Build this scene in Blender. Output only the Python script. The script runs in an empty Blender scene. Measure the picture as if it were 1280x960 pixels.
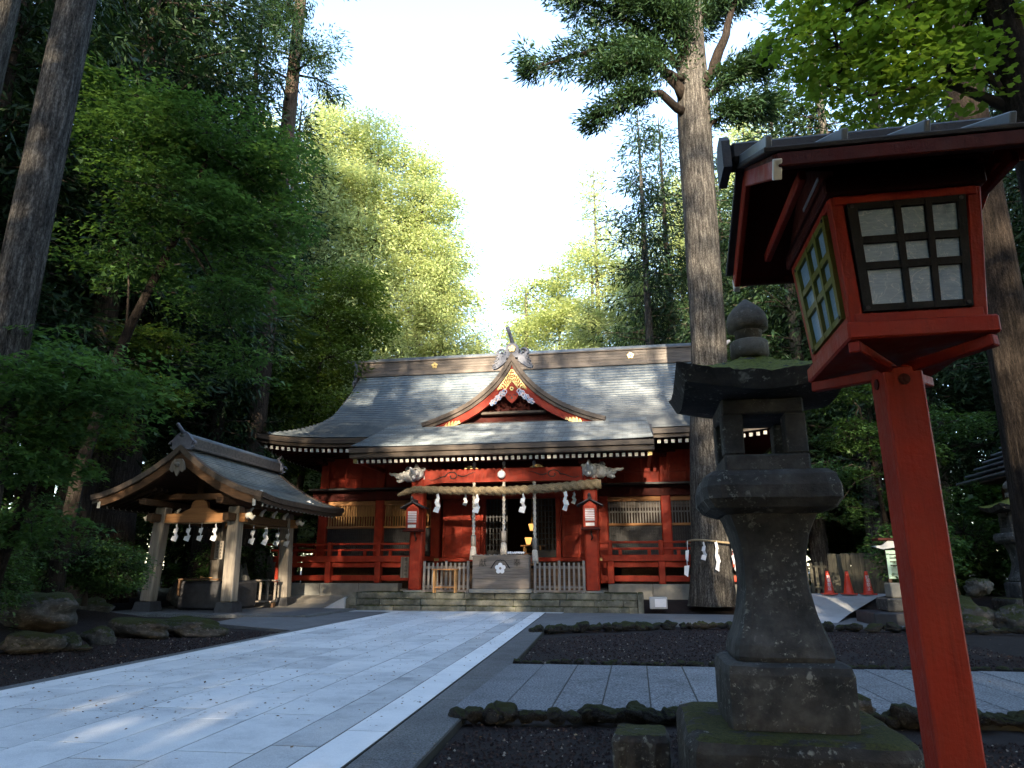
import bpy, bmesh, math, random
import numpy as np
from mathutils import Vector, Matrix, noise as mnoise

R = math.radians
sc = bpy.context.scene
col = sc.collection
rng = np.random.default_rng(7)
random.seed(7)

# ------------------------------------------------------------------ camera, sky, sun, exposure
cam_d = bpy.data.cameras.new('camera')
cam_d.sensor_width = 36.0
cam_d.lens = 24.19
cam_d.clip_end = 3000
cam_d.clip_start = 0.05
cam = bpy.data.objects.new('camera', cam_d)
col.objects.link(cam)
cam.location = (0, 0, 1.3)
cam.rotation_euler = (R(90 + 15.1), 0, R(9.9))
sc.camera = cam

SUN_EL, SUN_X = 14.5, 0.10          # low sun behind the viewer, a little to the right
sv = Vector((SUN_X, -1, 0)).normalized()
sun_dir = Vector((sv.x * math.cos(R(SUN_EL)), sv.y * math.cos(R(SUN_EL)), math.sin(R(SUN_EL))))
w = bpy.data.worlds.new('World')
sc.world = w
w.use_nodes = True
nt = w.node_tree
bg = nt.nodes['Background']
sky = nt.nodes.new('ShaderNodeTexSky')
sky.sky_type = 'NISHITA'
sky.sun_disc = False
sky.sun_elevation = R(SUN_EL)
sky.sun_rotation = math.atan2(sv.x, sv.y)
sky.altitude = 800
sky.air_density = 1.0
sky.dust_density = 1.2
sky.ozone_density = 1.0
hs = nt.nodes.new('ShaderNodeHueSaturation')       # thin high haze: a paler, less saturated sky
hs.inputs['Saturation'].default_value = 0.95
hs.inputs['Value'].default_value = 1.5
nt.links.new(sky.outputs[0], hs.inputs['Color'])
nt.links.new(hs.outputs[0], bg.inputs[0])
bg.inputs[1].default_value = 0.15
sun_d = bpy.data.lights.new('sun', 'SUN')
sun_d.energy = 5.0
sun_d.angle = R(0.53)
sun_d.color = (1.0, 0.84, 0.62)
sun = bpy.data.objects.new('sun', sun_d)
col.objects.link(sun)
sun.rotation_euler = sun_dir.to_track_quat('Z', 'Y').to_euler()
sun.location = (5, -40, 30)
vs = sc.view_settings
vs.view_transform = 'Standard'
vs.look = 'None'
vs.gamma = 1.0
vs.use_curve_mapping = False
vs.exposure = 2.35
cy = sc.cycles
cy.max_bounces = 6
cy.diffuse_bounces = 3
cy.glossy_bounces = 2
cy.transmission_bounces = 4
cy.transparent_max_bounces = 4
cy.caustics_reflective = False
cy.caustics_refractive = False
cy.sample_clamp_indirect = 6
cy.use_denoising = True

# ------------------------------------------------------------------ helpers
WL = {}


def setp(o, label=None, cat=None, group=None, kind=None):
    if label: o['label'] = label
    if cat: o['category'] = cat
    if group: o['group'] = group
    if kind: o['kind'] = kind
    return o


def thing(name, loc, label, cat, group=None):
    o = bpy.data.objects.new(name, None)
    o.empty_display_size = 0.2
    col.objects.link(o)
    o.location = loc
    WL[o] = Vector(loc)
    return setp(o, label, cat, group)


def link(name, me, parent=None, loc=(0, 0, 0)):
    """link a mesh whose local origin sits at world loc"""
    o = bpy.data.objects.new(name, me)
    col.objects.link(o)
    WL[o] = Vector(loc)
    if parent is not None:
        o.parent = parent
        o.location = Vector(loc) - WL[parent]
    else:
        o.location = loc
    return o


def copy_tree(o, parent=None):
    c = o.copy()
    col.objects.link(c)
    if parent is not None:
        c.parent = parent
    for ch in list(o.children):
        copy_tree(ch, c)
    return c


class MB:
    """collects shapes in world coordinates, builds one mesh object"""
    def __init__(self):
        self.v, self.f, self.m, self.s = [], [], [], []

    def add(self, vs_, fs_, mi=0, smooth=False):
        n = len(self.v)
        self.v.extend([tuple(p) for p in vs_])
        for f in fs_:
            self.f.append([i + n for i in f])
            self.m.append(mi)
            self.s.append(smooth)

    def box(self, x0, x1, y0, y1, z0, z1, ch=0.012, mi=0, M=None):
        c = Vector(((x0 + x1) / 2, (y0 + y1) / 2, (z0 + z1) / 2))
        h = (abs(x1 - x0) / 2, abs(y1 - y0) / 2, abs(z1 - z0) / 2)
        ch = min(ch, min(h) * 0.45)
        V, ids = [], {}
        for sx in (-1, 1):
            for sy in (-1, 1):
                for sz in (-1, 1):
                    s = (sx, sy, sz)
                    for a in range(3):
                        p = [s[i] * (h[i] - (0 if i == a else ch)) for i in range(3)]
                        ids[(s, a)] = len(V)
                        V.append(Vector(p))
        F = []
        for a in range(3):
            b, d = (a + 1) % 3, (a + 2) % 3
            for sg in (-1, 1):
                q = []
                for (u, t) in ((-1, -1), (1, -1), (1, 1), (-1, 1)):
                    s = [0, 0, 0]; s[a] = sg; s[b] = u; s[d] = t
                    q.append(ids[(tuple(s), a)])
                F.append(q)
            for u in (-1, 1):
                for t in (-1, 1):
                    s0 = [0, 0, 0]; s0[a] = -1; s0[b] = u; s0[d] = t
                    s1 = list(s0); s1[a] = 1
                    s0, s1 = tuple(s0), tuple(s1)
                    F.append([ids[(s0, b)], ids[(s1, b)], ids[(s1, d)], ids[(s0, d)]])
        for sx in (-1, 1):
            for sy in (-1, 1):
                for sz in (-1, 1):
                    s = (sx, sy, sz)
                    F.append([ids[(s, 0)], ids[(s, 1)], ids[(s, 2)]])
        G = []
        for f in F:
            p = [V[i] for i in f]
            n = (p[1] - p[0]).cross(p[2] - p[0])
            if n.dot(sum(p, Vector()) / len(p)) < 0:
                f = f[::-1]
            G.append(f)
        W = [c + v for v in V]
        if M is not None:
            W = [M @ v for v in W]
        self.add(W, G, mi)
        return self

    def bar(self, a, b, wx, wz, ch=0.008, mi=0, upv=(0, 0, 1)):
        """box beam from a to b"""
        a, b = Vector(a), Vector(b)
        d = b - a
        L = d.length
        y = d.normalized()
        u = Vector(upv)
        x = y.cross(u)
        if x.length < 1e-4:
            x = y.cross(Vector((1, 0, 0)))
        x.normalize()
        z = x.cross(y)
        M = Matrix(((x.x, y.x, z.x, a.x), (x.y, y.y, z.y, a.y), (x.z, y.z, z.z, a.z), (0, 0, 0, 1)))
        return self.box(-wx / 2, wx / 2, 0, L, -wz / 2, wz / 2, ch, mi, M)

    def tube(self, pts, rads, n=10, mi=0, smooth=True, cap=True, lobes=None):
        pts = [Vector(p) for p in pts]
        if not hasattr(rads, '__len__'):
            rads = [rads] * len(pts)
        V, F = [], []
        ref = Vector((0.31, 0.17, 0.93))
        T = []
        for i, p in enumerate(pts):
            t = (pts[min(i + 1, len(pts) - 1)] - pts[max(i - 1, 0)]).normalized()
            T.append(t)
        t0 = T[0]
        x = t0.cross(Vector((0, 0, 1)) if abs(t0.z) < 0.9 else Vector((1, 0, 0))).normalized()
        for i, p in enumerate(pts):
            t = T[i]
            x = (x - t * x.dot(t)).normalized()
            y = t.cross(x)
            for k in range(n):
                a = 2 * math.pi * k / n
                r = rads[i]
                if lobes:
                    r *= lobes(i, a)
                V.append(p + (x * math.cos(a) + y * math.sin(a)) * r)
        for i in range(len(pts) - 1):
            for k in range(n):
                F.append([i * n + k, i * n + (k + 1) % n, (i + 1) * n + (k + 1) % n, (i + 1) * n + k])
        if cap:
            F.append(list(range(n))[::-1])
            F.append([(len(pts) - 1) * n + k for k in range(n)])
        self.add(V, F, mi, smooth)
        return self

    def lathe(self, prof, c, n=20, mi=0, smooth=True, sq=None):
        """profile (r,z) about vertical axis through c"""
        V, F = [], []
        for r, z in prof:
            for k in range(n):
                a = 2 * math.pi * (k + 0.5) / n
                V.append((c[0] + r * math.cos(a), c[1] + r * math.sin(a), c[2] + z))
        m = len(prof)
        for i in range(m - 1):
            for k in range(n):
                F.append([i * n + k, i * n + (k + 1) % n, (i + 1) * n + (k + 1) % n, (i + 1) * n + k])
        F.append(list(range(n))[::-1])
        F.append([(m - 1) * n + k for k in range(n)])
        self.add(V, F, mi, smooth)
        return self

    def grid(self, rows, mi=0, smooth=False, flip=False):
        n = len(rows[0])
        V = [p for r_ in rows for p in r_]
        F = []
        for i in range(len(rows) - 1):
            for k in range(n - 1):
                q = [i * n + k, i * n + k + 1, (i + 1) * n + k + 1, (i + 1) * n + k]
                F.append(q[::-1] if flip else q)
        self.add(V, F, mi, smooth)
        return self

    def prism(self, poly, ext, mi=0, smooth=False):
        """3D polygon extruded by vector ext"""
        p = [Vector(q) for q in poly]
        e = Vector(ext)
        n = len(p)
        nn = Vector()
        for i in range(n):
            nn += p[i].cross(p[(i + 1) % n])
        if nn.dot(e) > 0:
            p = p[::-1]
        F = [list(range(n)), [n + i for i in range(n)][::-1]]
        F += [[(i + 1) % n, i, n + i, n + (i + 1) % n] for i in range(n)]
        self.add(p + [q + e for q in p], F, mi, smooth)
        return self

    def ico(self, c, rad, sub=2, sc_=(1, 1, 1), nz=0.0, fr=1.0, seed=0, mi=0, rot=0, smooth=True):
        bm = bmesh.new()
        bmesh.ops.create_icosphere(bm, subdivisions=sub, radius=1)
        V = []
        off = Vector((seed * 7.3, seed * 3.1, seed * 1.7))
        cr, sr = math.cos(rot), math.sin(rot)
        for v in bm.verts:
            p = v.co.copy()
            if nz:
                p *= 1 + nz * mnoise.noise(p * fr + off) + nz * .5 * mnoise.noise(p * fr * 2.7 + off)
            p = Vector((p.x * sc_[0], p.y * sc_[1], p.z * sc_[2])) * rad
            V.append(Vector((p.x * cr - p.y * sr, p.x * sr + p.y * cr, p.z)) + Vector(c))
        F = [[v.index for v in f.verts] for f in bm.faces]
        bm.free()
        self.add(V, F, mi, smooth)
        return self

    def mesh(self, name, mats, origin):
        me = bpy.data.meshes.new(name)
        o = Vector(origin)
        me.from_pydata([tuple(Vector(p) - o) for p in self.v], [], self.f)
        for m in (mats if isinstance(mats, (list, tuple)) else [mats]):
            me.materials.append(m)
        me.polygons.foreach_set('material_index', self.m)
        me.polygons.foreach_set('use_smooth', self.s)
        me.update()
        return me

    def build(self, name, mats, parent=None, origin=None):
        if origin is None:
            a = np.array(self.v)
            lo, hi = a.min(0), a.max(0)
            origin = ((lo[0] + hi[0]) / 2, (lo[1] + hi[1]) / 2, lo[2])
        return link(name, self.mesh(name, mats, origin), parent, origin)


def box(name, mat_, parent, x0, x1, y0, y1, z0, z1, ch=0.012):
    return MB().box(x0, x1, y0, y1, z0, z1, ch).build(name, mat_, parent)


def repeat(src, parent, locs, name=None):
    """copies of a part at world locations of its origin"""
    out = []
    for l in locs:
        c = src.copy()
        col.objects.link(c)
        c.parent = parent
        c.location = Vector(l) - (WL[parent] if parent is not None else Vector())
        out.append(c)
    return out


def text_mesh(s, size, depth=0.003):
    cu = bpy.data.curves.new('txt', 'FONT')
    cu.body = s
    cu.size = size
    cu.extrude = depth
    cu.align_x = 'CENTER'
    cu.align_y = 'CENTER'
    o = bpy.data.objects.new('txt', cu)
    col.objects.link(o)
    bpy.context.view_layer.update()
    me = bpy.data.meshes.new_from_object(o)
    bpy.data.objects.remove(o)
    return me


def text(name, s, size, loc, parent, mat_, rot=(R(90), 0, 0), depth=0.003):
    me = text_mesh(s, size, depth)
    me.materials.clear()
    me.materials.append(mat_)
    o = link(name, me, parent, loc)
    o.rotation_euler = rot
    return o


# ------------------------------------------------------------------ materials
class NT:
    def __init__(self, name):
        self.m = bpy.data.materials.new(name)
        self.m.use_nodes = True
        self.t = self.m.node_tree
        self.b = self.t.nodes['Principled BSDF']
        self.out = self.t.nodes['Material Output']

    def n(self, typ, **kw):
        nd = self.t.nodes.new('ShaderNode' + typ)
        for k, v in kw.items():
            if k.startswith('i_'):
                nd.inputs[k[2:].replace('_', ' ')].default_value = v
            else:
                setattr(nd, k, v)
        return nd

    def l(self, a, b):
        self.t.links.new(a, b)

    def coord(self, stretch=(1, 1, 1), rnd=True, space='Object'):
        tc = self.n('TexCoord')
        mp = self.n('Mapping')
        mp.inputs['Scale'].default_value = stretch
        if rnd:
            oi = self.n('ObjectInfo')
            mu = self.n('VectorMath', operation='SCALE')
            cx = self.n('CombineXYZ')
            self.l(oi.outputs['Random'], cx.inputs[0])
            self.l(oi.outputs['Random'], cx.inputs[1])
            self.l(oi.outputs['Random'], cx.inputs[2])
            self.l(cx.outputs[0], mu.inputs[0])
            mu.inputs['Scale'].default_value = 37.0
            ad = self.n('VectorMath', operation='ADD')
            self.l(tc.outputs[space], ad.inputs[0])
            self.l(mu.outputs[0], ad.inputs[1])
            self.l(ad.outputs[0], mp.inputs['Vector'])
        else:
            self.l(tc.outputs[space], mp.inputs['Vector'])
        return mp.outputs[0]

    def noise(self, vec, scale, detail=6, rough=.6):
        nd = self.n('TexNoise')
        nd.inputs['Scale'].default_value = scale
        nd.inputs['Detail'].default_value = detail
        nd.inputs['Roughness'].default_value = rough
        self.l(vec, nd.inputs['Vector'])
        return nd.outputs['Fac']

    def ramp(self, fac, stops):
        nd = self.n('ValToRGB')
        e = nd.color_ramp.elements
        while len(e) > 1:
            e.remove(e[0])
        e[0].position = stops[0][0]
        c = stops[0][1]
        e[0].color = (*c, 1) if len(c) == 3 else c
        for p, c in stops[1:]:
            k = e.new(p)
            k.color = (*c, 1) if len(c) == 3 else c
        self.l(fac, nd.inputs[0])
        return nd.outputs[0]

    def mix(self, fac, a, b, mode='MIX'):
        nd = self.n('Mix', data_type='RGBA', blend_type=mode)
        for s, v in ((0, fac), (6, a), (7, b)):
            if hasattr(v, 'links') or isinstance(v, bpy.types.NodeSocket):
                self.l(v, nd.inputs[s])
            elif s == 0:
                nd.inputs[0].default_value = v
            else:
                nd.inputs[s].default_value = (*v, 1)
        return nd.outputs[2]

    def math(self, op, a, b=None, c=None):
        nd = self.n('Math', operation=op)
        for i, v in enumerate((a, b, c)):
            if v is None: continue
            if isinstance(v, bpy.types.NodeSocket): self.l(v, nd.inputs[i])
            else: nd.inputs[i].default_value = v
        return nd.outputs[0]

    def bump(self, h, strength=.4, dist=.02, normal=None):
        nd = self.n('Bump')
        nd.inputs['Strength'].default_value = strength
        nd.inputs['Distance'].default_value = dist
        self.l(h, nd.inputs['Height'])
        if normal is not None:
            self.l(normal, nd.inputs['Normal'])
        return nd.outputs[0]

    def done(self, color=None, rough=.7, spec=.4, normal=None, metal=0):
        if color is not None:
            if isinstance(color, bpy.types.NodeSocket): self.l(color, self.b.inputs['Base Color'])
            else: self.b.inputs['Base Color'].default_value = (*color, 1)
        if isinstance(rough, bpy.types.NodeSocket): self.l(rough, self.b.inputs['Roughness'])
        else: self.b.inputs['Roughness'].default_value = rough
        self.b.inputs['Specular IOR Level'].default_value = spec
        self.b.inputs['Metallic'].default_value = metal
        if normal is not None: self.l(normal, self.b.inputs['Normal'])
        return self.m


def spread(cols, lo=.32, hi=.68):
    k = len(cols)
    return [(lo + (hi - lo) * i / max(k - 1, 1), c) for i, c in enumerate(cols)]


def mat(name, cols, scale=4, rough=.7, bump=.25, bscale=40, stretch=(1, 1, 1), spec=.4, metal=0, dist=.01, lo=.32, hi=.68, detail=6):
    t = NT(name)
    v = t.coord(stretch)
    c = t.ramp(t.noise(v, scale, detail), spread(cols, lo, hi))
    nrm = t.bump(t.noise(v, bscale, 5), bump, dist) if bump else None
    return t.done(c, rough, spec, nrm, metal)


def stone(name, cols, scale=5, moss=0., lichen=0., speck=0., bump=.5, rough=.85, mosscol=((.018, .026, .005), (.05, .06, .01)), bscale=18, dist=.02, lcol=(.20, .21, .195)):
    t = NT(name)
    v = t.coord()
    c = t.ramp(t.noise(v, scale, 8, .65), spread(cols))
    h = t.noise(v, bscale, 8, .7)
    if speck:
        s = t.ramp(t.noise(v, 160, 2), [(.38, (.0, .0, .0)), (.62, (1, 1, 1))])
        c = t.mix(speck, c, s, 'OVERLAY')
    if lichen:
        vo = t.n('TexVoronoi'); vo.inputs['Scale'].default_value = 9; vo.inputs['Randomness'].default_value = 1
        w_ = t.noise(v, 6, 4)
        dv = t.n('VectorMath', operation='ADD')
        sca = t.n('VectorMath', operation='SCALE'); sca.inputs['Scale'].default_value = .12
        nc = t.n('TexNoise'); nc.inputs['Scale'].default_value = 14; t.l(v, nc.inputs['Vector'])
        t.l(nc.outputs['Color'], sca.inputs[0]); t.l(v, dv.inputs[0]); t.l(sca.outputs[0], dv.inputs[1])
        t.l(dv.outputs[0], vo.inputs['Vector'])
        spot = t.ramp(vo.outputs['Distance'], [(.16, (1, 1, 1)), (.26, (0, 0, 0))])
        area = t.ramp(w_, [(.60 - .16 * lichen, (0, 0, 0)), (.66 - .1 * lichen, (1, 1, 1))])
        fine = t.ramp(t.noise(v, 38, 5, .7), [(.62 - .08 * lichen, (0, 0, 0)), (.68 - .06 * lichen, (1, 1, 1))])
        m1 = t.math('MULTIPLY', spot, area)
        m2 = t.math('MAXIMUM', m1, t.math('MULTIPLY', fine, t.ramp(w_, [(.45, (0, 0, 0)), (.6, (1, 1, 1))])))
        c = t.mix(m2, c, lcol)
    if moss:
        g = t.n('NewGeometry')
        sx = t.n('SeparateXYZ'); t.l(g.outputs['Normal'], sx.inputs[0])
        nz_ = t.noise(v, 7, 6, .7)
        k = t.math('ADD', t.math('MULTIPLY', sx.outputs[2], .5), t.math('ADD', t.math('MULTIPLY', nz_, 1.25), -.1))
        k = t.ramp(k, [(1.02 - .3 * moss, (0, 0, 0)), (1.1 - .3 * moss, (1, 1, 1))])
        mc = t.ramp(t.noise(v, 45, 4), spread(mosscol))
        c = t.mix(k, c, mc)
        h = t.math('ADD', h, t.math('MULTIPLY', k, t.noise(v, 120, 3)))
    return t.done(c, rough, .3, t.bump(h, bump, dist))


def bark(name, cols, vscale=9, bump=1.0):
    t = NT(name)
    v = t.coord((1, 1, .11), rnd=True)
    v2 = t.coord((1, 1, .45))
    a = t.noise(v, vscale * 2.2, 10, .72)
    f = t.noise(t.coord((1, 1, .35)), vscale * 6, 4, .7)
    h = t.math('ADD', t.math('MULTIPLY', a, .8), t.math('MULTIPLY', f, .55))
    b_ = t.noise(v2, 1.6, 5)
    c = t.ramp(h, spread(cols, .52, .84))
    c = t.mix(.35, c, t.ramp(b_, [(.35, (.33, .35, .33)), (.65, (.66, .64, .60))]), 'OVERLAY')
    return t.done(c, .95, .12, t.bump(h, bump, .05))


def leaf(name, c0, c1, trans=.35, rough=.5, tc=None):
    t = NT(name)
    g = t.n('NewGeometry')
    col_ = t.ramp(g.outputs['Random Per Island'], [(0., c0), (1., c1)])
    v = t.coord(rnd=True)
    col_ = t.mix(.5, col_, t.ramp(t.noise(v, .9, 3), [(.35, (.38, .42, .38)), (.65, (.64, .62, .5))]), 'OVERLAY')
    t.l(col_, t.b.inputs['Base Color'])
    t.b.inputs['Roughness'].default_value = rough
    t.b.inputs['Specular IOR Level'].default_value = .25
    tr = t.n('BsdfTranslucent')
    t.l(t.mix(.5, col_, tc or (c1[0] * 1.6, c1[1] * 1.5, c1[2] * .5)), tr.inputs[0])
    mx = t.n('MixShader'); mx.inputs[0].default_value = trans
    t.l(t.b.outputs[0], mx.inputs[1]); t.l(tr.outputs[0], mx.inputs[2])
    t.l(mx.outputs[0], t.out.inputs[0])
    return t.m


def wood(name, cols, axis=2, scale=6, rough=.75, bump=.35, spec=.3):
    st = [1, 1, 1]; st[axis] = .06
    t = NT(name)
    v = t.coord(tuple(st))
    a = t.noise(v, scale * 3, 8, .65)
    c = t.ramp(a, spread(cols))
    v2 = t.coord((1, 1, 1))
    c = t.mix(.4, c, t.ramp(t.noise(v2, 1.6, 5), [(.3, (.35, .34, .33)), (.7, (.62, .6, .58))]), 'OVERLAY')
    return t.done(c, rough, spec, t.bump(a, bump, .006))


def paint(name, c0, c1, rough=.5, spec=.2):
    t = NT(name)
    v = t.coord()
    c = t.ramp(t.noise(v, 3.5, 7, .65), spread([c0, c1], .3, .7))
    # worn, chalky edges and streaks
    st = t.noise(t.coord((1, 1, .15)), 9, 6, .7)
    c = t.mix(t.ramp(st, [(.52, (0, 0, 0)), (.78, (.7, .7, .7))]), c, (c1[0] * .5, c1[1] * .8 + .006, c1[2] * .8 + .006))
    ch = t.ramp(t.noise(v, 26, 6, .8), [(.70, (0, 0, 0)), (.74, (.6, .6, .6))])
    c = t.mix(ch, c, (c1[0] * .62, c1[1] * 2.2 + .01, c1[2] * 2.5 + .01))
    gr = t.noise(t.coord((1, 1, .04)), 48, 6, .75)
    c = t.mix(t.ramp(gr, [(.52, (0, 0, 0)), (.72, (.5, .5, .5))]), c, (c0[0] * .55, c0[1] * .6, c0[2] * .6))
    fd = t.ramp(t.noise(v, 2.1, 6, .7), [(.5, (0, 0, 0)), (.72, (.38, .38, .38))])
    c = t.mix(fd, c, (c1[0] * .95, c1[1] * 2.0 + .008, c1[2] * 2.4 + .008))
    rr = t.ramp(t.noise(v, 14, 5), [(.3, (rough - .1,) * 3), (.7, (rough + .2,) * 3)])
    return t.done(c, rr, spec, t.bump(t.math('ADD', t.noise(v, 60, 4), gr), .6, .005))


def flat(name, c, rough=.6, spec=.3, metal=0):
    return NT(name).done(c, rough, spec, None, metal)


def roofmat(name, cols, bw, rh, axis='XY', rough=.5):
    """sheet-metal shingles: staggered joints, each shingle a little different"""
    t = NT(name)
    tc = t.n('TexCoord')
    sx = t.n('SeparateXYZ'); t.l(tc.outputs['Object'], sx.inputs[0])
    cb = t.n('CombineXYZ')
    t.l(sx.outputs[axis[0]], cb.inputs[0]); t.l(sx.outputs[axis[1]], cb.inputs[1])
    br = t.n('TexBrick')
    br.offset = .5
    br.inputs['Scale'].default_value = 1
    br.inputs['Brick Width'].default_value = bw
    br.inputs['Row Height'].default_value = rh
    br.inputs['Mortar Size'].default_value = .014
    br.inputs['Color1'].default_value = (.25, .25, .25, 1)
    br.inputs['Color2'].default_value = (.75, .75, .75, 1)
    br.inputs['Mortar'].default_value = (0, 0, 0, 1)
    t.l(cb.outputs[0], br.inputs['Vector'])
    v = t.coord(rnd=False)
    base = t.ramp(t.noise(v, 1.3, 7, .65), spread(cols))
    c = t.mix(.40, base, br.outputs['Color'], 'OVERLAY')
    st = t.noise(t.coord((2.2, .25, .25), rnd=False), 3, 6, .7)
    c = t.mix(t.ramp(st, [(.5, (0, 0, 0)), (.75, (.45, .45, .45))]), c, (.20, .215, .205))
    h = t.math('ADD', br.outputs['Fac'], t.math('MULTIPLY', t.noise(v, 30, 4), -.3))
    return t.done(c, rough, .5, t.bump(h, -.35, .01))


def granite(name, c0, c1, sp=.25, rough=.75, ss=130):
    t = NT(name)
    v = t.coord()
    oi = t.n('ObjectInfo')
    c = t.ramp(oi.outputs['Random'], [(0, c0), (1, c1)])
    s = t.ramp(t.noise(v, ss, 3, .7), [(.36, (.05, .05, .05)), (.5, (.5, .5, .5)), (.64, (.95, .95, .95))])
    c = t.mix(sp, c, s, 'OVERLAY')
    d = t.ramp(t.noise(v, 1.6, 8, .7), [(.30, (.24, .24, .24)), (.5, (.5, .5, .5)), (.68, (.62, .62, .60))])
    c = t.mix(.7, c, d, 'OVERLAY')
    e = t.ramp(t.noise(v, 11, 5, .7), [(.66, (0, 0, 0)), (.74, (.5, .5, .5))])
    c = t.mix(e, c, (c0[0] * .55, c0[1] * .55, c0[2] * .52))
    return t.done(c, rough, .35, t.bump(t.noise(v, 90, 4), .25, .004))


M_soil = stone('dark_soil', [(.006, .004, .0045), (.012, .008, .0082), (.022, .015, .014)], 6, speck=.2, bump=.7, bscale=40, dist=.03)
M_joint = mat('joint_dirt', [(.012, .013, .011), (.03, .03, .026)], 8)
M_slab = granite('pale_granite', (.48, .495, .51), (.62, .635, .65), .22)
M_slab_edge = granite('white_granite', (.64, .65, .66), (.72, .73, .74), .18)
M_slab_dark = granite('grey_granite', (.40, .415, .43), (.47, .485, .50), .25)
M_band = granite('dark_granite', (.09, .095, .10), (.12, .125, .13), .7, .75, 70)
M_agg = granite('washed_aggregate', (.14, .15, .165), (.18, .19, .205), .85, .8, 48)
M_asphalt = stone('grey_asphalt', [(.11, .115, .12), (.16, .165, .17)], 2, speck=.3, bump=.4, bscale=90, dist=.006)
M_conc = stone('pale_concrete', [(.34, .35, .36), (.45, .46, .47)], 2, speck=.1, bump=.2, bscale=60, dist=.004)
M_sand = stone('sandy_gravel', [(.19, .165, .13), (.29, .26, .21)], 3, speck=.35, bump=.6, bscale=70, dist=.01)
M_rock = stone('mossy_rock', [(.03, .03, .028), (.06, .058, .054), (.12, .115, .105)], 3, moss=.75, lichen=.5, bump=.8, bscale=7, dist=.05)
M_rock_dark = stone('dark_mossy_rock', [(.010, .010, .009), (.022, .021, .02), (.045, .042, .04)], 3.5, moss=.7, lichen=.35, bump=.9, bscale=9, dist=.05)
M_lstone = stone('lantern_stone', [(.013, .0142, .015), (.036, .037, .038), (.078, .078, .077)], 4, moss=.0, lichen=.66, bump=.6, bscale=14, dist=.02)
M_lmoss = stone('lantern_stone_mossy', [(.012, .013, .0135), (.028, .029, .03), (.055, .055, .054)], 4, moss=.86, lichen=.6, bump=.7, bscale=14, dist=.02, mosscol=((.045, .055, .006), (.12, .135, .016)))
M_lfound = stone('lantern_foundation_stone', [(.012, .012, .012), (.032, .031, .03), (.07, .067, .062)], 4, moss=.42, lichen=.75, bump=.8, bscale=14, dist=.03, mosscol=((.022, .026, .005), (.065, .07, .012)))
M_lwarm = stone('lantern_stone_warm_lit', [(.03, .028, .025), (.07, .064, .055), (.12, .11, .09)], 5, lichen=.6, bump=.6, bscale=14, dist=.02)  # warm light on the jewel, put into a paler stone colour
M_pstone = stone('platform_stone', [(.035, .038, .03), (.10, .10, .08), (.19, .185, .15)], 2.2, moss=.55, lichen=.2, bump=.6, bscale=14, dist=.02)
M_hstone = stone('hall_base_stone', [(.13, .13, .12), (.24, .23, .2)], 2, bump=.3)
M_blackstone = stone('black_plinth_stone', [(.02, .02, .022), (.045, .045, .05)], 5, bump=.3, rough=.6)
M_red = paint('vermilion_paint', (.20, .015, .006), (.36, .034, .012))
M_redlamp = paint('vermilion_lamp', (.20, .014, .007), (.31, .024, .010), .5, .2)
M_reddark = paint('dark_and_shaded_red_paint', (.04, .005, .003), (.075, .009, .005), .65, .2)  # under the lantern roof this dark red paints in the shade
M_roof = roofmat('patina_shingles', [(.08, .108, .13), (.13, .165, .19), (.20, .23, .245)], .33, .1579)
M_roof2 = roofmat('patina_shingles_kiosk', [(.10, .12, .12), (.17, .185, .18), (.24, .25, .23)], .3, .13, 'YX')
M_ridge = wood('ridge_copper', [(.06, .052, .046), (.115, .095, .08), (.16, .135, .115)], 0, 4, .55, .2)
M_ridgecap = mat('ridge_cap_metal', [(.10, .12, .14), (.17, .19, .21)], 3, .45, .1)
M_fascia = wood('eave_copper', [(.03, .022, .017), (.065, .047, .034), (.10, .076, .055)], 0, 4, .5, .25)
M_barge = wood('barge_brown', [(.055, .04, .03), (.10, .075, .058)], 1, 4, .5, .2)
M_white = mat('white_paint', [(.62, .58, .5), (.8, .76, .68)], 9, .6, .1)
M_paper = mat('white_paper', [(.72, .73, .76), (.82, .82, .84)], 5, .9, .05)
M_gold = mat('gilt_metal', [(.34, .25, .09), (.60, .48, .22)], 30, .35, .3, metal=.6)
M_black = mat('black_lacquer', [(.008, .008, .009), (.018, .018, .018)], 6, .45, .1)
M_grill = mat('black_lattice', [(.018, .018, .02), (.035, .035, .036)], 6, .5, .1)
M_wood_or = wood('honey_and_sunlit_wood', [(.30, .15, .055), (.47, .26, .10)], 2)
M_wood_or_x = wood('honey_wood_beam', [(.26, .12, .045), (.40, .20, .08)], 0)
M_wood_grey = wood('grey_weathered_wood', [(.10, .09, .082), (.19, .175, .16), (.25, .235, .22)], 2)
M_wood_greyx = wood('grey_weathered_wood_x', [(.085, .07, .06), (.16, .135, .115), (.22, .19, .17)], 0)
M_wood_post = wood('kiosk_post_wood', [(.12, .105, .085), (.22, .19, .155), (.30, .265, .22)], 2, 4)
M_wood_brown = wood('brown_wood', [(.06, .032, .016), (.13, .07, .034)], 0)
M_wood_dark = wood('dark_wood', [(.035, .02, .012), (.075, .045, .028)], 1)
M_fence = wood('fence_wood', [(.13, .115, .085), (.24, .215, .16), (.30, .27, .2)], 2)
M_fence_dark = wood('dark_fence_wood', [(.06, .055, .04), (.13, .12, .085)], 2)
M_rope = mat('straw_rope', [(.12, .085, .045), (.25, .19, .11), (.36, .29, .18)], 40, .95, .9, 60, dist=.02)
M_rope_w = mat('pale_cord', [(.38, .34, .29), (.58, .53, .46)], 30, .95, .6, 50)
M_oni = mat('finial_metal', [(.10, .11, .14), (.18, .19, .23)], 6, .5, .3)
M_carve = mat('carved_white', [(.42, .42, .42), (.66, .65, .62)], 14, .7, .5, 25, dist=.02)
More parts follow.
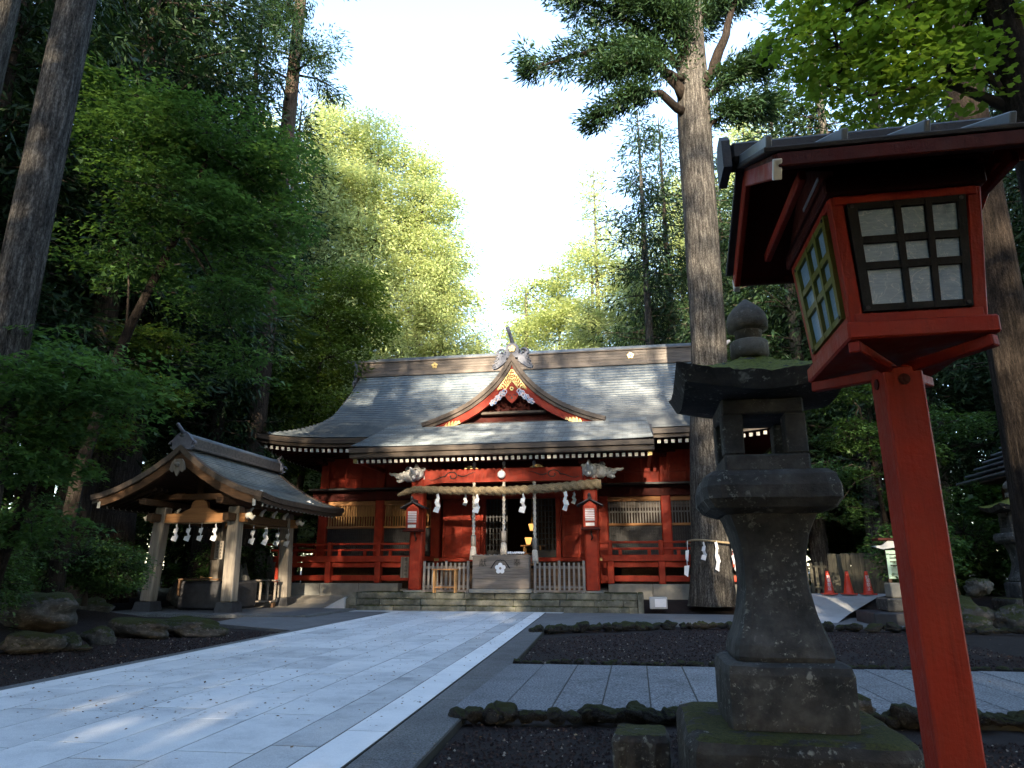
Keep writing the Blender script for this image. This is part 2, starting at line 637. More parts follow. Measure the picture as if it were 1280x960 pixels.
M_carve_b = mat('carved_blue', [(.10, .2, .42), (.5, .55, .62), (.6, .4, .38)], 12, .7, .3, lo=.4, hi=.6)
M_cone = flat('cone_plastic', (.62, .045, .015), .4, .5)
M_conew = flat('cone_white_print', (.75, .75, .75), .6)
M_bark_grey = bark('grey_bark', [(.010, .009, .008), (.055, .05, .045), (.16, .15, .137)], 7)
M_bark_red = bark('red_brown_bark', [(.012, .009, .007), (.045, .033, .026), (.10, .078, .062)], 9)
M_bark_dark = bark('dark_bark', [(.006, .005, .004), (.02, .015, .012), (.045, .036, .03)], 9)
M_twig = mat('twig_bark', [(.018, .013, .009), (.045, .034, .026)], 6, .95, .5)
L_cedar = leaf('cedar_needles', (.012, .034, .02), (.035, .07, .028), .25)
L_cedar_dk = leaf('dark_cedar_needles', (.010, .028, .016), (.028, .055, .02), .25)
L_lit = leaf('sunlit_tone_needles', (.20, .27, .11), (.44, .50, .24), .45, tc=(.60, .65, .28))  # sunlight is put into this needle colour, far paler than the other cedars
L_maple = leaf('maple_leaves', (.008, .030, .014), (.095, .19, .06), .45)  # wide leaf tone range carries lit tops and dark gaps in colour
L_maple2 = leaf('maple_leaves_yellow', (.03, .065, .015), (.12, .175, .04), .5)
L_shrub = leaf('shrub_leaves', (.012, .035, .012), (.07, .135, .035), .3)
L_ginkgo = leaf('ginkgo_leaves', (.10, .20, .025), (.20, .31, .05), .5)
L_litter = leaf('leaf_litter', (.06, .03, .018), (.24, .16, .09), .1)

# ------------------------------------------------------------------ setting: ground, paths
def sheet(name, poly, z, m, kind='structure', label=None):
    b = MB()
    b.prism([(x, y, z) for x, y in poly], (0, 0, -.12))
    o = b.build(name, m, None, (0, 0, 0))
    setp(o, label, None, None, kind)
    return o


def ground_mesh():
    xs = np.unique(np.concatenate([np.linspace(-600, -30, 12), np.linspace(-30, 30, 121), np.linspace(30, 600, 12)]))
    ys = np.unique(np.concatenate([np.linspace(-300, -6, 10), np.linspace(-6, 46, 105), np.linspace(46, 900, 14)]))

    def z(x, y):
        zz = 0
        a = min(max((y - 22.75) / 2.2, 0), 1)          # raised ground round the shrine
        a = a * a * (3 - 2 * a)
        zz = .40 * a
        b_ = min(max((x - 4.4) / 2.5, 0), 1) * min(max((y - 20.6) / 3.0, 0), 1)
        zz = max(zz, .52 * b_ * b_ * (3 - 2 * b_))
        c = min(max((-10.6 - x) / 3, 0), 1) * min(max((18.3 - y) / 3, 0), 1)   # planted bank on the left
        zz = max(zz, .55 * c)
        if -30 < x < 30 and -6 < y < 46:
            off = 1 if (x < -7.6 or x > -1.4 or y < 2) else 0
            zz += off * .03 * mnoise.noise(Vector((x * .9, y * .9, 0)))
        return zz - .05
    b = MB()
    b.grid([[(x, y, z(x, y)) for x in xs] for y in ys], smooth=True, flip=False)
    return b


setp(ground_mesh().build('ground', M_soil, None, (0, 0, 0)), 'dark volcanic soil of the shrine precinct', None, None, 'structure')

# the pale granite path: rows of slabs in a frame turned 2.7 degrees to the left
PA = R(2.7)
pc, ps = math.cos(PA), math.sin(PA)
PO = Vector((-4.42, 4.9, 0))


def pw(u, v, z=0):
    """path frame (u across, v along) to world"""
    return Vector((PO.x + u * pc - v * ps, PO.y + u * ps + v * pc, z))


V0, V1 = -3.4, 17.25
base = MB()
base.add([pw(-2.42, V0, .0195), pw(2.42, V0, .0195), pw(2.42, V1, .0195), pw(-2.42, V1, .0195), pw(-2.42, V0, -.1), pw(2.42, V0, -.1), pw(2.42, V1, -.1), pw(-2.42, V1, -.1)], [[0, 1, 2, 3], [4, 5, 1, 0], [5, 6, 2, 1], [7, 4, 0, 3], [6, 7, 3, 2]])
path = base.build('stone_path', M_joint, None, (0, 0, 0))
setp(path, 'pale granite paved path leading to the shrine', None, None, 'structure')
widths = [.36, .385, .63, .63, .63, .62, .62, .60, .34]     # right to left
u = 2.41
slab_cache = {}
for ci, wd in enumerate(widths):
    m = M_slab_edge if ci in (0, 8) else (M_slab_dark if ci == 1 else M_slab)
    L = 1.72 if ci in (0, 1, 8) else 1.36
    v = V0 - (.0 if ci % 2 else L / 2)
    v += [0, .3, .1, .5, .25, .7, .05, .4, .6][ci]
    key = (ci)
    b = MB().box(-wd / 2 + .0065, wd / 2 - .0065, -L / 2 + .0075, L / 2 - .0075, -.03, .0165, .0015)
    me = b.mesh('slab', m, (0, 0, 0))
    while v < V1:
        a0, a1 = max(v, V0), min(v + L, V1)
        if a1 - a0 > .15:
            p = pw(u - wd / 2, (a0 + a1) / 2, .006 + random.uniform(-.0006, .0012))
            o = link('slab', me, path, p)
            o.rotation_euler = (random.uniform(-.0015, .0015), random.uniform(-.0015, .0015), PA + random.uniform(-.002, .002))
            o.scale = (1, (a1 - a0) / L, 1)
        v += L
    u -= wd
# thin kerb strip on the left and dark granite band on the right
k = MB()
k.add([pw(-2.66, V0, .008), pw(-2.425, V0, .008), pw(-2.425, V1, .008), pw(-2.66, V1, .008), pw(-2.66, V0, -.1), pw(-2.66, V1, -.1)], [[0, 1, 2, 3], [0, 3, 5, 4]])
setp(k.build('kerb_strip', M_band, None, (0, 0, 0)), 'narrow grey strip along the left of the path', None, None, 'structure')
band = MB()
band.add([pw(2.425, V0, .014), pw(2.9, V0, .014), pw(2.9, 11.6, .014), pw(2.425, 11.6, .014), pw(2.9, V0, -.1), pw(2.9, 11.6, -.1)], [[0, 1, 2, 3], [1, 4, 5, 2]])
band = band.build('path_border', M_joint, None, (0, 0, 0))
setp(band, 'dark granite band along the right of the path', None, None, 'structure')
v = V0
i = 0
while v < 11.4:
    L = [1.9, 1.55, 2.3, 1.45][i % 4]
    me = MB().box(-.225, .225, -L / 2 + .006, L / 2 - .006, -.03, .017, .004).mesh('slab', M_band, (0, 0, 0))
    o = link('slab', me, band, pw(2.655, v + L / 2, .004))
    o.rotation_euler = (0, 0, PA)
    v += L
    i += 1
# washed aggregate cross path: a slab beside a slab
agg = sheet('side_path', [(-1.72, 6.9), (9.5, 7.6), (9.5, 10.75), (-1.95, 10.25)], .02, M_joint, 'structure', 'washed aggregate side path crossing to the right')
n = 24
for i in range(n):
    x0 = -1.80 + i * .47
    yb0, yb1 = 6.95 + (x0 + 1.75) * .062, 10.2 + (x0 + 1.75) * .05
    b = MB().box(x0 + .006, x0 + .462, yb0, yb1, -.03, .027 + random.uniform(-.003, .003), .004)
    b.build('slab', M_agg, agg)
# asphalt lane in front of the shrine, grey apron by the wash house, pale ramp on the right
sheet('asphalt_lane', [(-2.78, 16.4), (-2.2, 17.3), (-.9, 17.75), (1.5, 18.3), (5.2, 18.2), (14, 17.2), (14, 22.3), (4, 22.35), (-1.8, 22.45), (-3.0, 22.45)], .007, M_asphalt, 'structure', 'grey asphalt lane in front of the shrine')
sheet('grey_apron', [(-7.58, 15.0), (-10.6, 16.6), (-11, 18.95), (-9.1, 18.98), (-9.1, 20.5), (-10.3, 22.35), (-7.9, 22.35)], .010, M_asphalt, 'structure', 'grey apron between the path and the wash house')
sheet('forecourt', [(-9.6, 21.9), (-2.3, 22.12), (-2.3, 22.6), (-9.6, 22.6)], .012, M_slab_dark, 'structure', 'narrow stone forecourt at the foot of the shrine platform')
rp = MB()
rp.grid([[(3.3, 19.3, .012), (4.9, 19.3, .012)], [(4.15, 21.2, .10), (5.7, 21.2, .12)], [(5.2, 23.2, .46), (7.1, 23.2, .50)], [(5.6, 24.9, .545), (8.2, 24.9, .55)]], smooth=True)
setp(rp.build('pale_ramp', M_conc, None, (0, 0, 0)), 'pale concrete ramp rising to the traffic cones', None, None, 'structure')
sg = MB()
sg.grid([[(-15.5, 22.2, .02), (-10.2, 22.2, .015)], [(-15.8, 23.3, .14), (-9.9, 23.3, .14)], [(-16, 24.6, .40), (-9.6, 24.6, .40)]], smooth=True)
setp(sg.build('sandy_slope', M_sand, None, (0, 0, 0)), 'sandy slope between wash house and hall', None, None, 'structure')


def litter():
    n = 2600
    P = []
    for _ in range(n):
        if random.random() < .6:
            q = pw(random.uniform(-2.4, 2.4), V1 - (V1 - 1) * random.random() ** .8, .024)
        else:
            q = Vector((random.uniform(-9, 8), random.uniform(4, 22), .03))
        P.append(q)
    P = np.array(P)
    th = rng.uniform(0, 6.28, n)
    d = np.stack([np.cos(th), np.sin(th), rng.normal(0, .2, n)], 1)
    nn = np.stack([rng.normal(0, .25, n), rng.normal(0, .25, n), np.ones(n)], 1)
    return P, d, nn, rng.uniform(.018, .045, n)


BLADE = [(0, 0, 0), (.115, .45, .04), (0, 1, 0), (-.115, .45, .04)]
BROAD = [(0, 0, 0), (.34, .4, .05), (0, 1, 0), (-.34, .4, .05)]
MAPLE = [(0, -.08, 0), (.48, .02, -.05), (.2, .32, .04), (.0, .95, -.05), (-.2, .32, .04), (-.48, .02, -.05)]
GINK = [(0, 0, 0), (.55, .5, .08), (.34, .86, .06), (0, .74, 0), (-.34, .86, .06), (-.55, .5, .08)]


def leaves_mesh(name, P, d, nn, S, tmpl, mats):
    d = d / np.linalg.norm(d, axis=1, keepdims=True)
    x = np.cross(d, nn)
    x /= np.maximum(np.linalg.norm(x, axis=1, keepdims=True), 1e-6)
    nz_ = np.cross(x, d)
    T = np.array(tmpl)
    k = len(T)
    V = P[:, None, :] + S[:, None, None] * (T[None, :, 0:1] * x[:, None, :] + T[None, :, 1:2] * d[:, None, :] + T[None, :, 2:3] * nz_[:, None, :])
    N = len(P)
    me = bpy.data.meshes.new(name)
    me.vertices.add(N * k)
    me.vertices.foreach_set('co', V.reshape(-1).astype(np.float32))
    me.loops.add(N * k)
    me.loops.foreach_set('vertex_index', np.arange(N * k, dtype=np.int32))
    me.polygons.add(N)
    me.polygons.foreach_set('loop_start', np.arange(0, N * k, k, dtype=np.int32))
    me.materials.append(mats)
    me.update(calc_edges=True)
    me.validate()
    return me


P, d_, n_, S_ = litter()
setp(link('leaf_litter', leaves_mesh('leaf_litter', P, d_, n_, S_, BROAD, L_litter)), 'small fallen leaves and bits scattered over the paving', None, None, 'stuff')


def gravel():
    """coarse volcanic gravel on the two dark beds nearest the viewer and the bed left of the path"""
    pts = []
    while len(pts) < 30000:
        r_ = random.random()
        if r_ < .38:
            x, y = random.uniform(-1.5, 3.5), random.uniform(3.6, 6.6)
        elif r_ < .72:
            x, y = random.uniform(-2.1, 6), random.uniform(10.3, 17.2)
            if y > 14.6 + (x + 2.2) * .75: continue
        else:
            x, y = random.uniform(-11, -7.2), random.uniform(7, 15)
        pts.append((x, y))
    b_v, b_f = [], []
    octa = np.array([(1, 0, 0), (-1, 0, 0), (0, 1, 0), (0, -1, 0), (0, 0, 1), (0, 0, -1)], float)
    of = [(0, 2, 4), (2, 1, 4), (1, 3, 4), (3, 0, 4)]
    P = np.array([(x, y, -.045 + .03 * mnoise.noise(Vector((x * .9, y * .9, 0)))) for x, y in pts])
    S = rng.uniform(.006, .017, len(P)) * (1 + .4 * (P[:, 1] > 9))
    V = P[:, None, :] + (octa[None] * rng.uniform(.6, 1.3, (len(P), 6, 1))) * S[:, None, None]
    F = (np.arange(len(P))[:, None, None] * 6 + np.array(of)[None]).reshape(-1, 3)
    me = bpy.data.meshes.new('gravel')
    me.from_pydata(V.reshape(-1, 3).tolist(), [], F.tolist())
    t = NT('volcanic_gravel')
    g = t.n('NewGeometry')
    c = t.ramp(g.outputs['Random Per Island'], [(0, (.008, .005, .006)), (.5, (.022, .014, .014)), (.85, (.045, .03, .028)), (.96, (.07, .05, .045)), (.985, (.24, .21, .18))])
    me.materials.append(t.done(c, .9, .2))
    return me


setp(link('gravel', gravel()), 'dark reddish volcanic gravel on the beds', None, None, 'stuff')

# rows of edging stones
ROCKS = []
for k in range(8):
    b = MB().ico((0, 0, 0), 1, 3, (1, .8, .75), .42, 1.3, k + 1)
    ROCKS.append(b.mesh('stone', M_rock_dark, (0, 0, 0)))
ROCKS_P = []
for k in range(6):
    b = MB().ico((0, 0, 0), 1, 3, (1, .85, .7), .45, 1.2, k + 21)
    ROCKS_P.append(b.mesh('boulder', M_rock, (0, 0, 0)))


def rock_row(name, label, pts, size, gap, var=.3):
    root = thing(name, (pts[0][0], pts[0][1], 0), label, 'stone edging')
    L = [0]
    for a, b in zip(pts, pts[1:]):
        L.append(L[-1] + math.hypot(b[0] - a[0], b[1] - a[1]))
    s = 0
    while s < L[-1]:
        for i in range(len(pts) - 1):
            if L[i] <= s <= L[i + 1]:
                t = (s - L[i]) / (L[i + 1] - L[i])
                x = pts[i][0] + (pts[i + 1][0] - pts[i][0]) * t
                y = pts[i][1] + (pts[i + 1][1] - pts[i][1]) * t
                break
        r = size * random.uniform(1 - var, 1 + var)
        o = link('stone', random.choice(ROCKS), root, (x + random.uniform(-.03, .03), y + random.uniform(-.04, .04), r * .35))
        o.scale = (r * random.uniform(1, 1.7), r * random.uniform(.85, 1.2), r * random.uniform(.6, 1.0))
        o.rotation_euler = (random.uniform(-.3, .3), random.uniform(-.3, .3), random.uniform(0, 6.28))
        s += gap * random.uniform(.8, 1.2) * r / size
    return root


rock_row('rock_edging', 'low row of mossy rocks along the near edge of the side path', [(-1.62, 6.62), (-.9, 6.7), (-.2, 6.85), (.3, 7.0), (1.2, 7.1), (2.4, 7.15), (6.5, 7.5)], .10, .135, .35)
rock_row('rock_edging', 'far row of small dark rocks along the asphalt lane', [(-2.2, 15.35), (-1.6, 16.1), (-.8, 16.6), (.3, 17.1), (1.6, 17.55), (4.5, 17.5), (9.5, 16.9)], .12, .2)
rock_row('rock_edging', 'thin mossy rock line between dark bed and side path', [(-1.75, 10.36), (.5, 10.5), (3.0, 10.62), (8, 10.9)], .06, .14)

for (x, y, r, sz, lab) in [
    (-10.05, 10.7, .50, (1.25, .8, .75), 'low dark boulder at the left edge beside the path bed'),
    (-9.75, 11.15, .36, (1.0, .8, .8), 'pale grey boulder leaning on the dark one at left'),
    (-9.25, 10.95, .16, (1.0, .8, .6), 'small flat stone lying in front of the left boulders'),
    (-9.85, 12.0, .33, (1.0, .9, 1.0), 'squat lichen boulder right of the pale one'),
    (-10.2, 13.4, .74, (1.35, .75, .62), 'long mossy boulder in the middle of the left row'),
    (-9.2, 13.85, .62, (1.3, .75, .62), 'rounded mossy boulder nearest the wash house slab'),
    (-10.7, 15.6, .55, (1.3, .8, .55), 'flat pale boulder below the leaning wash house post'),
    (-11.7, 12.4, .85, (1.2, .9, .9), 'big brown mossy boulder in the shrubs at left'),
    (-13.2, 15.6, .6, (1.1, .9, .7), 'dark boulder under the left shrubs')]:
    o = link('boulder', random.choice(ROCKS_P), None, (x, y, r * sz[2] * .38 + (.3 if x < -11 else 0)))
    r *= .85
    o.location.z -= r * sz[2] * .12
    o.scale = (r * sz[0], r * sz[1], r * sz[2] * .85)
    o.rotation_euler = (0, 0, random.uniform(-.5, .5))
    setp(o, lab, 'boulder', 'boulders along the left bank')

# ------------------------------------------------------------------ shrine
CX = -4.38
YE, YR = 23.8, 29.8
shrine = thing('shrine_hall', (CX, 26.5, .4), 'vermilion shrine hall with sweeping grey-green shingle roof and front gable', 'shrine')

NR = 38


def zr(y):
    t = y - YE
    return 5.98 + .286 * t + .0744 * t * t


def wr(t):
    return 8.0 + 1.63 * (1 - min(t / .5, 1)) ** 1.6


def lift(s, t):
    return .34 * abs(s) ** 6 * (1 - t) ** 2


def roof_side(front=True):
    b = MB()
    ns = 49
    S = np.linspace(-1, 1, ns)
    rows = []
    for i in range(NR):
        t0, t1 = i / NR, (i + 1) / NR
        for t, dz in ((t0, .058), (t1, .002)):
            y = YE + (YR - YE) * t
            yy = y if front else 2 * YR - y
            rows.append([(CX + s * wr(t), yy, zr(y) + lift(s, t) + dz) for s in S])
    b.grid(rows, flip=not front)
    return b


rf = roof_side(True).build('roof', M_roof, shrine, (CX, YE, 6))
roof_side(False).build('back_roof', M_roof, shrine, (CX, 2 * YR - YE, 6))
for sgn in (-1, 1):
    b = MB()
    rows = []
    nh = NR // 2
    for i in range(nh):
        for t, dz in ((i / NR, .05), ((i + 1) / NR, .002)):
            y = YE + (YR - YE) * t
            ya, yb_ = y, 2 * YR - y
            z = zr(y) + dz
            rows.append([(CX + sgn * wr(t), ya + (yb_ - ya) * q, z + lift(2 * q - 1, t)) for q in np.linspace(0, 1, 25)])
    b.grid(rows, flip=sgn > 0)
    b.build('hip_roof', M_roof, shrine)
    # gable wall above the hip
    yg = YE + (YR - YE) * .5
    poly = [(CX + sgn * 7.85, y, zr(y) - .03) for y in np.linspace(yg, YR, 12)] + [(CX + sgn * 7.85, 2 * YR - y, zr(y) - .03) for y in np.linspace(YR, yg, 12)[1:]]
    MB().prism(poly, (-sgn * .12, 0, 0)).build('gable_wall', M_reddark, shrine)
    # verge boards
    for fb in (1, -1):
        b = MB()
        ys = np.linspace(yg - .4, YR, 14)
        top = [(CX + sgn * 8.05, YR + fb * (YR - y) * -1, zr(y) + .05) for y in ys]
        b.grid([[(p[0], p[1], p[2]) for p in top], [(p[0], p[1], p[2] - .32) for p in top], [(p[0] - sgn * .14, p[1], p[2] - .32) for p in top], [(p[0] - sgn * .14, p[1], p[2]) for p in top]])
        b.build('verge_board', M_barge, shrine)


def sweep_x(xs, ysec, name, m, parent):
    """beam along x with section given per station as list of (y,z)"""
    b = MB()
    rows = [[(x, y, z) for (y, z) in sec + [sec[0]]] for x, sec in zip(xs, ysec)]
    b.grid(rows)
    b.add([(xs[0], y, z) for y, z in ysec[0]], [list(range(len(ysec[0])))[::-1]])
    b.add([(xs[-1], y, z) for y, z in ysec[-1]], [list(range(len(ysec[-1])))])
    return b.build(name, m, parent)


KW = 5.1        # half width of the porch roof
for sgn in (-1, 1):
    xs = [CX + sgn * q for q in np.linspace(KW - .4, 9.63, 22)]
    for (y0, y1, za, zb, nm) in ((YE - .03, YE + .5, -.17, .015, 'eave_board'), (YE + .06, YE + .5, -.30, -.174, 'eave_board')):
        sec = []
        for x in xs:
            l_ = lift((x - CX) / 9.63, 0)
            z = 5.98 + l_
            sec.append([(y0, z + za), (y1, z + za + .1), (y1, z + zb + .1), (y0, z + zb)])
        sweep_x(xs, sec, nm, M_fascia, shrine)
    # side eave board
    b = MB()
    x = CX + sgn * 9.66
    ys = np.linspace(YE, 2 * YR - YE, 25)
    zz = [5.98 + lift(2 * q - 1, 0) for q in np.linspace(0, 1, 25)]
    rows = [[(x, y, z + .015), (x, y, z - .28), (x - sgn * .4, y, z - .22), (x - sgn * .4, y, z + .08), (x, y, z + .015)] for y, z in zip(ys, zz)]
    b.grid(rows)
    b.build('side_eave_board', M_fascia, shrine)
    # sloping soffit boards under the hall eaves
    b = MB()
    b.grid([[(CX + sgn * q, YE + .2, 5.98 - .33 + lift(q / 9.63, 0)) for q in np.linspace(KW - .4, 9.5, 12)],
            [(CX + sgn * q, 26.6, 6.45) for q in np.linspace(KW - .4, 8.0, 12)]])
    b.grid([[(CX + sgn * 9.45, y, 5.66 + lift(2 * q - 1, 0)) for y, q in zip(ys, np.linspace(0, 1, 25))], [(CX + sgn * 8.0, min(max(y, 26.6), 33), 6.4) for y in ys]])
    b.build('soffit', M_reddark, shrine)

# rafters with pale painted ends
def rafter(y0, z0, y1, z1, w_=.10, h_=.12):
    b = MB()
    d = Vector((0, y1 - y0, z1 - z0)).normalized()
    b.bar((0, 0, 0), d * .03, w_ + .004, h_ + .004, .003, 1)
    b.bar(d * .031, Vector((0, y1 - y0, z1 - z0)), w_, h_, .004, 0)
    return b.mesh('rafter', [M_reddark, M_white], (0, 0, 0))


me = rafter(22.3, 4.88, 25.3, 6.0, .105, .115)
for k in range(50):
    link('rafter', me, shrine, (CX - 4.95 + k * 9.9 / 49, 22.3, 4.88))
me = rafter(23.98, 5.60, 26.7, 6.35, .11, .12)
for sgn in (-1, 1):
    for k in range(18):
        q = 5.35 + k * .235
        link('rafter', me, shrine, (CX + sgn * q, 23.98, 5.56 + lift(q / 9.63, 0)))
me = MB().bar((0, 0, 0), (.03, 0, 0), .11, .12, .003, 1).bar((.031, 0, 0), (1.7, 0, .45), .11, .12, .004, 0).mesh('rafter', [M_reddark, M_white], (0, 0, 0))
for k in range(20):
    link('rafter', me, shrine, (CX - 9.4, 24.3 + k * .3, 5.57 + lift(1 - k / 20, 0) * .6))

# porch roof
def zk(y):
    q = y - 22.0
    return 5.28 + .38 * q + .0125 * q * q


b = MB()
rows = []
nk = 27
for i in range(nk):
    for t, dz in ((i / nk, .06), ((i + 1) / nk, .014)):
        y = 22.0 + 3.5 * t
        ww = KW - .12 * t
        rows.append([(CX + s * ww, y, zk(y) + dz + .05 * abs(s) ** 6 * (1 - t)) for s in np.linspace(-1, 1, 31)])
b.grid(rows)
b.build('porch_roof', M_roof, shrine, (CX, 22, 5.3))
for (dy, z0, z1) in ((-.03, -.14, .03), (.05, -.30, -.144)):
    MB().box(CX - KW - .02, CX + KW + .02, 22.0 + dy, 22.35, 5.28 + z0, 5.28 + z1, .012).build('eave_board', M_fascia, shrine)
for sgn in (-1, 1):
    b = MB()
    ys = np.linspace(22.36, 24.3, 8)
    x = CX + sgn * (KW + .02)
    rows = [[(x, y, zk(y) + .05), (x, y, zk(y) - .28), (x - sgn * .12, y, zk(y) - .28), (x - sgn * .12, y, zk(y) + .03), (x, y, zk(y) + .05)] for y in ys]
    b.grid(rows)
    b.build('side_eave_board', M_fascia, shrine)
    MB().box(CX + sgn * 4.98 - .06, CX + sgn * 4.98 + .06, 22.28, 25.2, 4.86, 5.0, .01).build('corner_rafter', M_red, shrine)
    MB().box(CX + sgn * 4.98 - .066, CX + sgn * 4.98 + .066, 22.26, 22.285, 4.83, 5.03, .004).build('rafter_cap', M_gold, shrine)
b = MB()
b.grid([[(CX - 5.0, 22.3, 4.97), (CX + 5.0, 22.3, 4.97)], [(CX - 5.0, 25.4, 6.13), (CX + 5.0, 25.4, 6.13)]])
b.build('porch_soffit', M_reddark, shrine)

# ridge
rd = MB().box(CX - 8.15, CX + 8.15, YR - .36, YR + .36, 10.15, 10.66, .01).build('ridge', M_ridge, shrine)
MB().box(CX - 8.2, CX + 8.2, YR - .44, YR + .44, 9.98, 10.145, .02).build('ridge_base', M_ridge, rd)
MB().box(CX - 8.25, CX + 8.25, YR - .42, YR + .42, 10.665, 10.73, .015).build('ridge_board', M_ridge, rd)
MB().tube([(CX - 8.35, YR, 10.77), (CX + 8.35, YR, 10.77)], .2, 14).build('ridge_cap', M_ridgecap, rd)
for zz in (10.27, 10.40, 10.53):
    MB().box(CX - 8.17, CX + 8.17, YR - .375, YR + .375, zz, zz + .02, .004).build('ridge_line', M_ridge, rd)
for sgn in (-1, 1):
    MB().tube([(CX + sgn * 8.3, YR, 10.78), (CX + sgn * 8.6, YR, 10.82), (CX + sgn * 8.85, YR, 10.98)], [.17, .13, .06], 12).build('ridge_horn', M_oni, rd)
    b = MB()
    b.box(CX + sgn * 8.2 - .07, CX + sgn * 8.2 + .07, YR - .5, YR + .5, 9.55, 10.75, .03)
    for yy in (-.5, .5):
        b.tube([(CX + sgn * 8.2, YR + yy + .16 * math.cos(a), 9.62 + .16 * math.sin(a)) for a in np.linspace(0, 5.6, 16)], np.linspace(.07, .03, 16), 8)
    b.build('ridge_end_tile', M_oni, rd)


def flower(c, r, dep=.03, n=5, ang=0):
    """five-petal cherry crest facing -y"""
    b = MB()
    for k in range(n):
        a = math.pi / 2 + ang + 2 * math.pi * k / n
        cx, cz = c[0] + r * .58 * math.cos(a), c[2] + r * .58 * math.sin(a)
        pts = []
        for j in range(10):
            t = 2 * math.pi * j / 10
            rr = r * .40
            pts.append((cx + rr * math.cos(t), c[1], cz + rr * math.sin(t)))
        b.prism(pts, (0, -dep, 0))
    b.prism([(c[0] + r * .2 * math.cos(t), c[1], c[2] + r * .2 * math.sin(t)) for t in np.linspace(0, 6.28, 9)[:-1]], (0, -dep * 1.3, 0), 1)
    return b


for x in (-8.76, .16):
    flower((x, YR - .385, 10.41), .15).build('ridge_crest', [M_gold, M_wood_brown], rd)

# front dormer gable
DP = [(0, 9.36), (.17, 9.04), (.38, 8.70), (.6, 8.40), (.87, 8.11), (1.25, 7.78), (1.69, 7.47), (2.1, 7.25), (2.5, 7.07), (3.0, 6.88), (3.52, 6.72)]
YF = 25.0


def dp_at(t):
    """resampled gable profile point, t in 0..1"""
    seg = [0]
    for a, b_ in zip(DP, DP[1:]):
        seg.append(seg[-1] + math.dist(a, b_))
    s = t * seg[-1]
    for i in range(len(DP) - 1):
        if s <= seg[i + 1] + 1e-9:
            q = (s - seg[i]) / (seg[i + 1] - seg[i])
            return DP[i][0] + (DP[i + 1][0] - DP[i][0]) * q, DP[i][1] + (DP[i + 1][1] - DP[i][1]) * q
    return DP[-1]


def yback(z):
    a, b_ = .0744, .286
    t = (-b_ + math.sqrt(max(b_ * b_ + 4 * a * (z - 5.98), 0))) / (2 * a)
    return YE + t + .15


dorm = MB()
nd = 30
for sgn in (-1, 1):
    rows = []
    for i in range(nd):
        for t, dz in ((i / nd, .005), ((i + 1) / nd, .03)):
            x, z = dp_at(t)
            yb_ = max(yback(z), YF + .3)
            rows.append([(CX + sgn * x, YF + (yb_ - YF) * q, z + dz) for q in np.linspace(0, 1, 8)])
    dorm.grid(rows, flip=sgn < 0)
dorm = dorm.build('dormer_roof', M_roof, shrine, (CX, YF, 6.7))


def dband(o0, o1, y0, y1, t0=0., t1=1., sgn=1, n=26):
    """board following the gable profile between two offsets below it"""
    b = MB()
    rows = []
    for i in range(n + 1):
        t = t0 + (t1 - t0) * i / n
        x, z = dp_at(t)
        x2, z2 = dp_at(min(t + .01, 1)); x1, z1 = dp_at(max(t - .01, 0))
        dx, dz = x2 - x1, z2 - z1
        L = math.hypot(dx, dz)
        nx, nz_ = dz / L, -dx / L         # inward normal (down and in)
        p0 = (max(x + nx * o0, 0), z + nz_ * o0)
        p1 = (max(x + nx * o1, 0), z + nz_ * o1)
        if t < .04:                       # close the mitre at the apex
            p0 = (max(x + nx * o0 * (t / .04), 0), z - o0 * (1.35 - .35 * t / .04)) if o0 else p0
            p1 = (max(x + nx * o1 * (t / .04), 0), z - o1 * (1.35 - .35 * t / .04))
        rows.append([(CX + sgn * p0[0], y0, p0[1]), (CX + sgn * p1[0], y0, p1[1]), (CX + sgn * p1[0], y1, p1[1]), (CX + sgn * p0[0], y1, p0[1]), (CX + sgn * p0[0], y0, p0[1])])
    b.grid(rows)
    b.add(rows[-1][:4], [[0, 1, 2, 3]])
    return b


for sgn in (-1, 1):
    dband(-.03, .12, YF - .04, YF + .25, 0, 1, sgn).build('gable_edge', M_barge, dorm)
    dband(.122, .24, YF + .03, YF + .3, 0, .985, sgn).build('gable_edge', M_barge, dorm)
    dband(.242, .52, YF + .1, YF + .3, .0, .95, sgn).build('barge_board', M_red, dorm)
    # gilt fitting at the foot of the barge board: a fan of points
    b = MB()
    for q in range(8):
        t0 = .66 + q * .03
        x, z = dp_at(t0)
        hh = [.10, .16, .22, .27, .24, .18, .12, .07][q]
        b.prism([(CX + sgn * (x - .07), YF + .094, z - .56), (CX + sgn * (x + .07), YF + .094, z - .585), (CX + sgn * (x + .05), YF + .094, z - .56 + hh * .7), (CX + sgn * (x - .02), YF + .094, z - .55 + hh)], (0, -.015, 0))
    b.build('gilt_foot', M_gold, dorm)
# recessed gable wall, tie beam
poly = [(CX - x, YF + .6, z - .35) for x, z in DP[::-1]] + [(CX + x, YF + .6, z - .35) for x, z in DP[1:]]
poly += [(CX + 3.4, YF + .6, 6.35), (CX - 3.4, YF + .6, 6.35)]
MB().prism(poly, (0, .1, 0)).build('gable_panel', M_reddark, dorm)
MB().box(CX - 1.25, CX + 1.25, YF + .3, YF + .55, 7.06, 7.17, .015).build('tie_beam', M_fascia, dorm)
MB().box(CX - 2.6, CX + 2.6, YF + .32, YF + .55, 6.6, 6.75, .015).build('sill_beam', M_wood_brown, dorm)
b = MB()
for x in (-.6, 0, .6):
    b.tube([(CX + x + .22 * math.cos(a) * (1 - a / 9), YF + .5, 7.35 + .16 * math.sin(a) * (1 - a / 9)) for a in np.linspace(0, 6.6, 18)], .045, 6)
    b.box(CX + x - .05, CX + x + .05, YF + .45, YF + .56, 7.16, 7.6, .01)
b.build('strut_carving', M_reddark, dorm)
